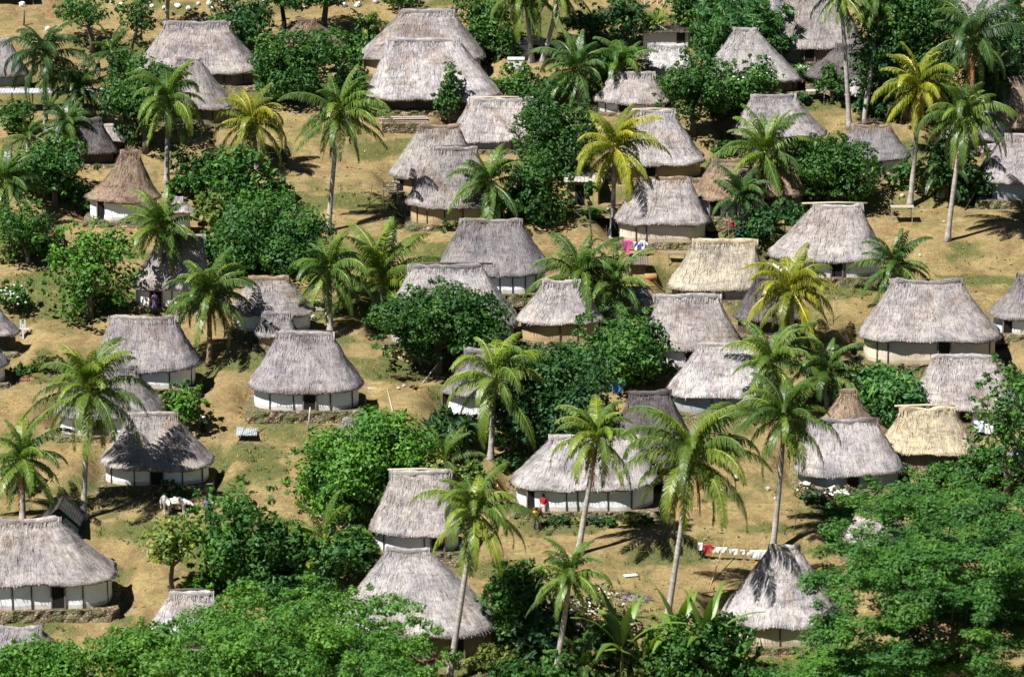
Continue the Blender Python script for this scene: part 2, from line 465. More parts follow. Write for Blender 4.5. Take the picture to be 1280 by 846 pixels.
def build_hut(h, name='thatched_hut'):
    W, D, RL, hr, hw, ov, hp = h['W'], h['D'], h['RL'], h['hr'], h['hw'], h['ov'], h['hp']
    root = empty(name, h['pos'], h['yaw'], h['label'], h.get('cat', 'hut'), h.get('group', 'thatched huts of the village'))
    tone = TONE[h.get('tone', 'grey')]
    jit = 1 + (random.random() - 0.5) * 0.26
    tone = tuple(c * jit for c in tone)
    rng = np.random.default_rng(int(abs(h['box'][0]) * 7 + abs(h['box'][2]) * 13) + 5)
    ox, oy = rng.random(2) * 50
    # --- roof: from the eaves outline up to the ridge line, lumpy and a little sagging
    corner = h.get('corner', min(D * 0.32, 1.6))
    N = 120
    bow = min(.62, W * .07)
    out, arc = rrect(W / 2 - bow, D / 2, corner, N)
    out[:, 0] += np.sign(out[:, 0]) * bow * (1 - (2 * out[:, 1] / D) ** 2).clip(0, 1) * sstep(.45, .95, np.abs(out[:, 0]) / (W / 2 - bow))
    hx = W / 2 - corner * 0.55
    ridge_x = np.clip(out[:, 0] / hx, -1, 1) * RL / 2 + h['rcx']
    ridge_y = np.sign(out[:, 1]) * 0.10 * np.minimum(1, np.abs(out[:, 1]) / (D * 0.2))
    conc = h.get('conc', 0.035)
    sag = rng.random() * .22 * min(1, RL / 3)
    L = 15
    vs = np.linspace(0, 1, L)
    slope = math.hypot(D / 2, hr)
    P = np.zeros((L, N, 3)); UV = np.zeros((L, N, 2)); TN = np.zeros((L, N))
    for i, v in enumerate(vs):
        x = out[:, 0] * (1 - v) + ridge_x * v
        y = out[:, 1] * (1 - v) + ridge_y * v
        z = hr * (v - conc * 4 * v * (1 - v))
        bulge = 0.0
        lump = (fbm(arc * 0.55 + ox, v * slope * 0.8 + oy, 3) - 0.5) * 0.34 + (vnoise(arc * 2.6 + oy, v * slope * 2.4 + ox) - 0.5) * 0.15
        if i <= 1: lump = lump + (vnoise(arc * 0.9 + ox, oy) - 0.5) * 0.16 + (vnoise(arc * 3.1 + ox, oy) - 0.5) * 0.08
        dirx = out[:, 0] / (W / 2); diry = out[:, 1] / (D / 2)
        k = (lump * (1 - 0.5 * v) + bulge)
        P[i] = np.stack([x + dirx * k * 0.5, y + diry * k * 0.5, np.full(N, z) + k * 0.8 - 0.16 * np.sin((x / max(W, 1)) * 3 + ox) * (1 - v) * 0.5 - sag * (1 - (2 * (x - h['rcx']) / max(RL, 1)) ** 2).clip(0, 1) * v], 1)
        UV[i] = np.stack([arc, np.full(N, v * slope)], 1)
        TN[i] = 0.5
    P[:, :, 2] += hw
    mb = MB()
    th = h.get('thick', 0.22)
    ins = 1 - th * 0.75 / (D / 2)
    lip = P[0] * np.array([ins, ins, 1]); lip[:, 2] -= th * 0.62
    wallr = 1 - ov / (D / 2)
    inner = P[0].copy(); inner[:, 0] *= max(1 - ov / (W / 2), .3); inner[:, 1] *= max(wallr, .3); inner[:, 2] += ov * hr / (D / 2) * 0.55
    top = P[-1].copy(); top[:, 1] *= 0.05; top[:, 2] += 0.05
    Pall = np.concatenate([inner[None], lip[None], P, top[None]])
    UVall = np.concatenate([UV[:1] - [0, 0.9], UV[:1] - [0, 0.25], UV, UV[-1:] + [0, 0.1]])
    mb.grid(Pall, 0.5, UVall, wrap=True)
    # loose straw lying on the slopes and hanging from the eaves
    def straw(nst, vmin, vmax, lmin, lmax, wd, hang):
        th_ = rng.integers(0, N, nst); v = vmin + (vmax - vmin) * rng.random(nst)
        f = v * (L - 1); i0 = np.minimum(f.astype(int), L - 2); fr = (f - i0)[:, None]
        a = P[i0, th_] * (1 - fr) + P[i0 + 1, th_] * fr
        dn = P[0, th_] - P[L // 2, th_]; dn /= np.linalg.norm(dn, axis=1, keepdims=True)
        side = np.stack([-out[th_, 1], out[th_, 0], np.zeros(nst)], 1); side /= np.linalg.norm(side, axis=1, keepdims=True)
        nrm = np.cross(side, dn); nrm *= np.sign(nrm[:, 2:3] + 1e-9)
        dn = dn + side * (rng.random((nst, 1)) - .5) * 0.9 + nrm * (rng.random((nst, 1)) * 0.30) - np.array([0, 0, hang])
        dn /= np.linalg.norm(dn, axis=1, keepdims=True)
        ln = (lmin + (lmax - lmin) * rng.random(nst))[:, None]; w = wd * (0.6 + 0.8 * rng.random(nst))[:, None]
        a = a + nrm * 0.015
        V = np.stack([a - side * w, a + side * w, a + dn * ln + side * w * .4, a + dn * ln - side * w * .4], 1).reshape(-1, 3)
        uv = np.repeat(np.stack([arc[th_], v * slope], 1), 4, 0)
        mb.add(V, np.arange(nst * 4).reshape(-1, 4), np.repeat(0.25 + 0.75 * rng.random(nst), 4), uv)
    area = (W + D) * slope
    straw(int(area * 18), 0.02, 0.97, 0.14, 0.42, 0.02, 0.0)
    straw(int((W + D) * 2 * 20), 0.0, 0.05, 0.03, 0.13, 0.02, 0.15)
    mb.build('roof', M['thatch'], root, True, tone)
    roof = root.children[0] if root.children else None
    # --- ridge cap: a rolled bundle of thatch, and sometimes its pole
    cap = MB()
    n = 14
    zt = hw + hr
    xs = np.linspace(-RL / 2 - 0.16, RL / 2 + 0.16, n) + h['rcx']
    pts = np.stack([xs, (vnoise(xs * 2 + ox, np.full(n, oy)) - .5) * .10, zt - 0.06 - sag * (1 - (2 * (xs - h['rcx']) / max(RL, 1)) ** 2).clip(0, 1) + (vnoise(xs * 1.1 + oy, np.full(n, ox)) - .5) * .16], 1)
    rad = 0.17 + 0.13 * vnoise(xs * 2.3 + ox, np.full(n, 3.0)); rad[0] *= .5; rad[-1] *= .5
    cap.tube(pts, rad, 9)
    nst = int(40 + RL * 42)
    i = rng.integers(0, n, nst); sg = np.where(rng.random(nst) < .5, -1.0, 1.0)
    a = pts[i] + np.stack([(rng.random(nst) - .5) * RL / n, sg * .05, .12 + .1 * rng.random(nst)], 1)
    dn = np.stack([(rng.random(nst) - .5) * .5, sg * D / 2, -hr * np.ones(nst)], 1); dn /= np.linalg.norm(dn, axis=1, keepdims=True)
    ln = (.25 + .45 * rng.random(nst))[:, None]
    sd = np.array([1.0, 0, 0]) * .03
    cap.add(np.stack([a - sd, a + sd, a + dn * ln + sd * .4, a + dn * ln - sd * .4], 1).reshape(-1, 3), np.arange(nst * 4).reshape(-1, 4), np.repeat(.2 + .8 * rng.random(nst), 4), np.repeat(np.stack([xs[i] * 3, ln[:, 0]], 1), 4, 0))
    kk = .80 + .3 * rng.random()
    ct = TONE[h['cap']] if h.get('cap') else tuple(c * kk for c in tone)
    cap.build('ridge_cap', M['thatch'], root, True, ct)
    if h.get('pole'):
        pb = MB(); a, b = h['pole']
        pb.tube([[-RL / 2 - a + h['rcx'], 0, zt + .10], [h['rcx'], .02, zt + .16], [RL / 2 + b + h['rcx'], 0, zt + .12]], [.08, .09, .07], 7)
        pb.build('ridge_pole', M['wood'], root, True, (.10, .085, .07) if h.get('poledark', 1) else (.45, .38, .28))
    if h.get('tuft'):
        tb = MB()
        for k in range(26):
            a = rng.random() * 6.28
            tb.tube([[h['rcx'] + (rng.random() - .5) * RL, 0, zt], [h['rcx'] + math.cos(a) * .35, math.sin(a) * .35, zt + .25 + .3 * rng.random()]], [.04, .012], 4, rng.random())
        tb.build('ridge_tuft', M['thatch'], root, False, TONE['brown'])
    # --- walls
    wx, wy = W / 2 - ov, D / 2 - ov
    wr = max(0.12, corner - ov * 0.8) if h.get('round') else max(.12, corner * .55)
    matn, wc = WALLC[h.get('wall', 'white')]
    wo, wa = out * np.array([wx / (W / 2), wy / (D / 2)]) * .985, arc
    ztop = hw + ov * hr / (D / 2) * 0.2
    def wall_y(x):
        f = wo[:, 1] < 0; o_ = np.argsort(wo[f][:, 0]); return float(np.interp(x, wo[f][o_, 0], wo[f][o_, 1]))
    zs = np.linspace(-0.06, ztop, 7)
    WP = np.stack([np.concatenate([wo + (np.stack([vnoise(wa * 1.2 + ox, np.full(N, z * 2)), vnoise(wa * 1.2, np.full(N, z * 2 + ox))], 1) - .5) * .07, np.full((N, 1), z)], 1) for z in zs])
    w = MB(); w.grid(WP, 0.5, None, wrap=True)
    F = np.array([list(range(N))]); w.add(WP[-1] - [0, 0, .01], F)
    w.build('wall', M[matn], root, True, wc)
    for px in h.get('posts', ()):
        pb = MB(); x = (px - (h['box'][0] + h['box'][1]) / 2) / h['s']
        pb.box((x, wall_y(x) - .035, (ztop - .1) / 2), (.085, .07, ztop - .1))
        pb.build('wall_post', M['wood'], root, False, (.06, .055, .05))
    for dpx in h.get('doors', ()):
        x = (dpx - (h['box'][0] + h['box'][1]) / 2) / h['s']
        hd = min(1.65, ztop - .03); dw = h.get('dw', .78)
        wdy = wall_y(x); db = MB(); db.box((x, wdy - .03, hd / 2 + .01), (dw, .08, hd))
        dark_door_panel = db.build('door', M['wood'], root, False, (.018, .017, .016))  # near-black board stands in for the dark interior of an open doorway
        fb = MB()
        for sx in (-1, 1): fb.box((x + sx * (dw / 2 + .05), wdy - .05, hd / 2), (.10, .13, hd + .02))
        fb.box((x, wdy - .05, .03), (dw, .16, .08))
        fb.build('door_frame', M['wood'], dark_door_panel, False, (.20, .16, .12))
    for dpx, dz in h.get('windows', ()):
        x = (dpx - (h['box'][0] + h['box'][1]) / 2) / h['s']
        db = MB(); db.box((x, -wy - .03, dz), (.5, .07, .55))
        db.build('window', M['wood'], root, False, (.02, .02, .02))
    # --- dry stone footing, higher on the downhill side
    bx, by = wx + .32, wy + .27
    bo, ba = rrect(bx, by, .4, 150)
    rows = []
    zs = np.linspace(-hp - .25, 0, max(4, int((hp + .25) / .11)))
    for z in zs:
        b = (vnoise(ba * 3.3 + ox, np.full(150, z * 3.6 + oy)) - .5) * .26 + (0.16 * (-z / max(hp, .3)))
        d = bo / np.array([bx, by])
        rows.append(np.concatenate([bo + d * b[:, None], np.full((150, 1), z) + (vnoise(ba * 2.7, np.full(150, z * 3)) - .5)[:, None] * .10], 1))
    cap_ = rows[-1].copy(); cap_[:, 0] *= .88; cap_[:, 1] *= .82; cap_[:, 2] = .02
    sb = MB(); sb.grid(np.array(rows + [cap_]), 0.5, None, wrap=True)
    sb.add(cap_ + [0, 0, .004], np.array([list(range(150))]))
    sb.build('stone_base', M['stone'], root, False)
    return root

# ------------------------------------------------------------------ palms
def frond(mb, origin, az, e0, Lf, droop, rng, tint, lw=0.085, lscale=1.0, twist=0.0, nseg=11, ragged=0.0):
    t = np.linspace(0, 1, nseg)
    el = e0 - droop * t ** 1.35
    azs = az + twist * t ** 2
    step = Lf / (nseg - 1)
    d = np.stack([np.cos(azs) * np.cos(el), np.sin(azs) * np.cos(el), np.sin(el)], 1)
    pts = np.concatenate([[np.zeros(3)], np.cumsum(d[:-1] * step, 0)]) + origin
    mb.tube(pts, np.linspace(.055, .012, nseg), 4, min(1.0, tint + .42), cap=False)
    n = int(Lf / 0.068)
    tt = np.linspace(.10, .995, n)
    f = tt * (nseg - 1); i = np.minimum(f.astype(int), nseg - 2); fr = (f - i)[:, None]
    c = pts[i] * (1 - fr) + pts[i + 1] * fr
    tan = d[i] * (1 - fr) + d[i + 1] * fr; tan /= np.linalg.norm(tan, axis=1, keepdims=True)
    sidev = np.stack([-np.sin(azs[i]), np.cos(azs[i]), np.zeros(n)], 1)
    upv = np.cross(sidev, tan) * -1
    upv *= np.where((upv[:, 2:3] < 0) & (np.abs(el[i])[:, None] < 1.4), -1, 1)
    prof = Lf * 0.25 * lscale * (0.40 + 0.60 * np.sin(np.pi * np.clip(tt, 0, 1) ** 0.75)) * (1 - 0.35 * tt)
    for sg in (-1, 1):
        ln = (prof * (0.85 + 0.3 * rng.random(n)))[:, None]
        if ragged: ln = ln * (rng.random((n, 1)) > ragged)
        g = (0.15 + 0.42 * rng.random(n))[:, None]
        d1 = sg * sidev * (0.80 + .12 * rng.random((n, 1))) + tan * (0.55 + .25 * rng.random((n, 1))) + upv * 0.15 - np.array([0, 0, 1]) * g
        d1 /= np.linalg.norm(d1, axis=1, keepdims=True)
        d2 = d1 * 0.72 + tan * .15 - np.array([0, 0, 1]) * (0.95 + 0.8 * rng.random((n, 1)))
        d2 /= np.linalg.norm(d2, axis=1, keepdims=True)
        wv = tan * lw * .5
        a0, a1 = c - wv * .6, c + wv * .6
        m = c + d1 * ln * .55; m0, m1 = m - wv, m + wv
        e = m + d2 * ln * .5; e0_, e1 = e - wv * .25, e + wv * .25
        V = np.stack([a0, a1, m1, m0, e1, e0_], 1).reshape(-1, 3)
        b = np.arange(n)[:, None] * 6
        F = np.concatenate([b + np.array([[0, 1, 2, 3]]), b + np.array([[3, 2, 4, 5]])])
        tn = np.clip(tint + (rng.random(n) - .5) * .35, 0, 1)
        mb.add(V, F, np.repeat(tn, 6))

PALMC = dict(green=(.095, .170, .030), dark=(.050, .110, .030), yellow=(.205, .235, .026), lime=(.125, .200, .032), mid=(.072, .145, .030))
def palm(bx, by, cx, cy, lpx, tone, label, nf=33, nuts=0, dead=2, nutcol=(.42, .25, .04), group='coconut palms among the huts', upright=0.0, name='coconut_palm', trunkcol=(.40, .37, .335), bend=None, lean=0.0):
    G = at(bx, by); s = scale_at(G)
    rng = np.random.default_rng(int(bx * 31 + by * 17 + cx) % 100000)
    H = max((by - cy) / s / C20, .35); dx = (cx - bx) / s
    Lf = lpx / s * 1.2
    root = empty(name, G, 0, label, 'palm tree', group)
    n = 16; t = np.linspace(0, 1, n)
    bend = (rng.random() - .5) * .8 if bend is None else bend
    px = dx * (t + bend * t * (1 - t)); pz = H * t - .25 * (1 - t); py = lean * t + (rng.random() - .5) * .6 * t * (1 - t)
    rad = 0.15 + 0.06 * (1 - t) + 0.16 * np.exp(-t * H / .5)
    if H < 2.2: rad = rad * 1.25
    tb = MB(); tb.tube(np.stack([px, py, pz], 1), rad * (1 + .05 * np.sin(np.arange(n) * 2.1)), 9)
    tb.build('trunk', M['palmbark'], root, True, trunkcol)
    top = np.array([dx, lean, H])
    cb = MB()
    col = np.array(PALMC[tone]) * (0.9 + .25 * rng.random())
    nf = max(12, int(nf * (.82 + .36 * rng.random()))); dm = .78 + .5 * rng.random(); wind = rng.normal(size=2) * .22 + np.array([.16, .05])
    for k in range(nf):
        a = (k + .5) / nf
        if rng.random() < .06 and k > 6: continue
        az = k * 2.39996 + rng.random() * .9
        e0 = R(88 - 148 * a ** 1.15 + (rng.random() - .5) * 14 + upright * (1 - a) * 12)
        if upright: e0 = max(e0, R(-45 + 60 * upright))
        droop = R(26 + 62 * math.sin(math.pi * min(a * 1.0 + .12, 1)) + rng.random() * 34) * (1 - .45 * upright)
        L = Lf * (0.70 + .44 * rng.random()) * (0.80 + .20 * min(1, a * 5))
        if a > .85: L *= .9
        az += (wind[1] * math.cos(az) - wind[0] * math.sin(az)) * (1 - a)
        droop *= dm
        tint = .36 + .62 * (rng.random() - .5) + (.30 * (a - .6) if a > .6 else 0)
        frond(cb, top + np.array([math.cos(az) * .12, math.sin(az) * .12, .1 - .25 * a]), az, e0, L, droop, rng, tint, lw=.085, twist=(rng.random() - .5) * 1.2, ragged=.05 + .12 * a)
    cb.tube([top - [0, 0, .35], top + [0, 0, .25]], [.2, .10], 7, .9)
    crown = cb.build('crown', M['palmleaf'], root, False, tuple(col))
    for k in range(dead):
        db = MB(); az = -math.pi / 2 + (rng.random() - .5) * 4.4
        frond(db, top + np.array([math.cos(az) * .20, math.sin(az) * .20, -.3]), az, R(-62 - 22 * rng.random()), Lf * (.55 + .32 * rng.random()), R(14), rng, .55, lw=.07, lscale=.62, ragged=.25)
        db.build('dead_frond', M['deadleaf'], root, False, random.choice([(.27, .13, .06), (.32, .19, .09), (.19, .10, .05)]))
    for k in range(nuts):
        az = rng.random() * 6.28; r = .22 + .18 * rng.random()
        nb = MB(); nb.ball(top + np.array([math.cos(az) * r, math.sin(az) * r, -.15 - .5 * rng.random()]), (.13, .13, .16), 8, 6)
        nb.build('coconut', M['nut'], root, True, nutcol)
    return root

# ------------------------------------------------------------------ broadleaf trees and shrubs
LEAFC = dict(dark=(.040, .116, .026), mid=(.047, .136, .029), bright=(.068, .185, .028), lime=(.068, .180, .030), light=(.130, .210, .050), olive=(.095, .140, .034),
             blue=(.048, .120, .055), deep=(.033, .100, .031), feather=(.055, .155, .048), yellow=(.20, .24, .035), grey=(.20, .20, .12))
def leaf_cloud(mb, lobes, per, size, rng, up=0.35, fill=.25, elong=1.7):
    """leaf-sized faces over and through a set of ellipsoids (centre, radii)"""
    for c, r in lobes:
        r = np.asarray(r, float)
        n = max(int(per * (r[0] * r[1] + r[0] * r[2] + r[1] * r[2]) * 4.19 / (size * size)), 14)
        u = rng.normal(size=(n, 3)); u /= np.linalg.norm(u, axis=1, keepdims=True)
        rad = np.where(rng.random(n) < fill, rng.random(n) ** .5 * .9, .82 + .30 * rng.random(n) ** 1.5)
        p = np.asarray(c) + u * r * rad[:, None]
        nr = u / r; nr /= np.linalg.norm(nr, axis=1, keepdims=True)
        nr = nr + rng.normal(size=(n, 3)) * .55 + np.array([0, 0, up]); nr /= np.linalg.norm(nr, axis=1, keepdims=True)
        a = np.cross(nr, rng.normal(size=(n, 3))); a /= np.linalg.norm(a, axis=1, keepdims=True)
        b = np.cross(nr, a)
        sz = (size * (.6 + .8 * rng.random(n)))[:, None]
        la, lb = a * sz * .5 * elong, b * sz * .5
        V = np.stack([p - la, p - lb * .9 + la * .1 - nr * sz * .10, p + la, p + lb * .9 + la * .1 - nr * sz * .10], 1).reshape(-1, 3)
        clump = (rng.random() - .35) * .42
        tn = np.clip(.25 + clump + .45 * rng.random(n) ** 1.4, 0, 1)
        mb.add(V, np.arange(n * 4).reshape(-1, 4), np.repeat(tn, 4))

def tree(bx, by, cx, cy, wpx, hpx, tone, label, cat='tree', name='broadleaf_tree', leaf=.20, lobes=26, lobe_r=.34, dens=.55, flat=1.0, trunk=True, group=None, depth=.95,
         flowers=None, limbs=5, up=.4, trunkcol=(.16, .135, .11), elong=1.7, low=None, grow=1.12):
    G = at(bx, by); s = scale_at(G)
    rng = np.random.default_rng(int(bx * 13 + by * 29 + cx * 3 + cy) % 100000)
    if cat in ('shrub', 'bush') or wpx > 200: grow = 1.0
    a = wpx / 2 / s * grow; b = a * depth
    hh = hpx / 2 / s * grow
    c = math.sqrt(max(hh * hh - (b * S20) ** 2, (hh * .55) ** 2)) / C20
    zc = max((by - cy) / s / C20, c * .60)
    ctr = np.array([(cx - bx) / s, 0.0, zc])
    group = group or ('shrubs and bushes' if cat in ('shrub', 'bush') else 'broadleaf trees')
    root = empty(name, G, 0, label, cat, group)
    L = []
    for k in range(lobes):
        u = rng.normal(size=3); u /= np.linalg.norm(u)
        if low is not None and u[2] < low: u[2] *= -.6
        f = (.40 + .52 * rng.random()) if k > lobes * .2 else .2 * rng.random()
        lr = lobe_r * (.65 + .7 * rng.random())
        f = min(f, 1.12 - lr * .75)
        r0 = np.array([a, b, c]) * lr
        r0 = np.minimum(r0 * 1.0, np.array([1, 1, 1]) * r0.mean() * 1.25)
        r0[2] *= flat
        p_ = ctr + u * np.array([a, b, c]) * f
        if flat < .3: p_[2] = ctr[2] + c * (np.round((p_[2] - ctr[2]) / c * 3.5) / 3.5 + (rng.random() - .5) * .07)      # branches held in tiers
        L.append((p_, r0))
    fm = MB(); leaf_cloud(fm, L, dens, leaf, rng, up, elong=elong)
    # stray sprigs break the outline
    sp = []
    for k in range(int(lobes * 1.6)):
        u = rng.normal(size=3); u /= np.linalg.norm(u)
        if u[2] < -.55: u[2] *= -.5
        sp.append((ctr + u * np.array([a, b, c]) * (.86 + .26 * rng.random()), np.array([1, 1, .7]) * min(a, c) * (.07 + .09 * rng.random())))
    leaf_cloud(fm, sp, dens * 1.0, leaf, rng, up, fill=.6, elong=elong)
    small = cat in ('shrub', 'bush')
    fm.build('foliage' if small else 'crown', M['leaf'], root, False, tuple(np.array(LEAFC[tone]) * (.9 + .25 * rng.random())))
    tm = MB()
    r0 = max(.06, min(.26, a * .075))
    if trunk:
        kx = (rng.random() - .5) * .4
        zt = max(zc - c * .35, .3)
        tm.tube([[0, 0, -.2], [kx * .4, .05, zt * .35], [ctr[0] * .6 + kx * .3, 0, zt * .75], [ctr[0], 0, zt]], [r0 * 1.35, r0, r0 * .85, r0 * .7], 8)
        for k in range(limbs):
            lc, lr = L[int(rng.integers(0, len(L)))]
            z0 = zt * (.55 + .45 * rng.random()); st = np.array([ctr[0] * min(z0 / zt, 1) * .8, 0, z0])
            mid = st * .45 + lc * .55 + np.array([0, 0, -.12 * c])
            tm.tube([st, mid, lc], [r0 * .55, r0 * .36, r0 * .12], 6)
        tm.build('trunk', M['bark'], root, True, trunkcol)
    else:
        for k in range(max(limbs, 4)):
            lc, lr = L[int(rng.integers(0, len(L)))]
            tm.tube([[(rng.random() - .5) * a * .3, (rng.random() - .5) * b * .3, -.15], lc * np.array([.5, .5, .55]), lc], [r0 * .5, r0 * .35, r0 * .12], 5)
        tm.build('stem', M['bark'], root, True, trunkcol)
    if flowers:
        n, colr, sz = flowers
        ff = MB()
        for k in range(n):
            lc, lr = L[int(rng.integers(0, len(L)))]
            u = rng.normal(size=3); u /= np.linalg.norm(u); u[2] = abs(u[2]); u[1] = -abs(u[1])
            ff.ball(lc + u * lr * 1.03, (sz, sz, sz * .6), 6, 4, noise=.25)
        ff.build('blossom', M['flower'], root, False, colr)['kind'] = 'stuff'
    return root

def banana(bx, by, hpx, label, n=9, tone=(.075, .155, .030), name='banana_plant'):
    G = at(bx, by); s = scale_at(G); H = hpx / s / C20
    rng = np.random.default_rng(int(bx * 7 + by))
    root = empty(name, G, 0, label, 'banana plant', 'banana plants')
    st = MB(); st.tube([[0, 0, -.2], [.03, 0, H * .25], [0, 0, H * .45]], [.16, .12, .07], 8)
    st.build('stem', M['bark'], root, True, (.16, .17, .06))
    for k in range(n):
        a = k / max(n - 1, 1); az = k * 2.4 + rng.random() * .6
        lf = MB(); m = 12; t = np.linspace(0, 1, m)
        L = H * (.62 + .18 * rng.random()); el = R(84 - 50 * a) - R(28 + 62 * a) * t ** 1.4
        d = np.stack([np.cos(az) * np.cos(el), np.sin(az) * np.cos(el), np.sin(el)], 1)
        p = np.concatenate([[np.zeros(3)], np.cumsum(d[:-1] * L / (m - 1), 0)]) + [0, 0, H * .40]
        sd = np.array([-math.sin(az), math.cos(az), 0])
        w = .30 * np.sin(np.pi * np.clip((t - .10) / .9, 0, 1) ** .8) + .02
        up = np.cross(d, sd[None, :].repeat(m, 0)); up *= -np.sign((up[:, 2:3]) + 1e-6) * -1
        cut = .75 + .25 * rng.random((m, 1))
        P = np.stack([p - sd * (w[:, None] * cut) - [0, 0, .06], p, p + sd * w[:, None] * (.75 + .25 * rng.random((m, 1))) - [0, 0, .06]], 1)
        tn = np.stack([np.full(m, .4 + .2 * rng.random()), np.full(m, .85), np.full(m, .4 + .2 * rng.random())], 1)
        lf.grid(P, tn)
        lf.build('leaf', M['palmleaf'], root, True, tuple(np.array(tone) * (.8 + .5 * rng.random())))
    return root

# ------------------------------------------------------------------ people and animals: one skinned body each
def skin_body(name, joints, edges, mat, parent, color, sub=2):
    me = bpy.data.meshes.new(name)
    me.from_pydata([j[:3] for j in joints], edges, [])
    o = bpy.data.objects.new(name, me); COL.objects.link(o)
    mod = o.modifiers.new('skin', 'SKIN')
    for i, j in enumerate(joints):
        r = j[3]; me.skin_vertices[0].data[i].radius = (r, r) if np.ndim(r) == 0 else r
    me.skin_vertices[0].data[0].use_root = True
    ss = o.modifiers.new('sub', 'SUBSURF'); ss.levels = sub; ss.render_levels = sub
    dg = bpy.context.evaluated_depsgraph_get()
    m2 = bpy.data.meshes.new_from_object(o.evaluated_get(dg))
    bpy.data.objects.remove(o)
    m2.polygons.foreach_set('use_smooth', [True] * len(m2.polygons))
    o = bpy.data.objects.new(name, m2); COL.objects.link(o)
    m2.materials.clear(); m2.materials.append(mat)
    if parent is not None: o.parent = parent
    o.color = (*color, 1)
    return o

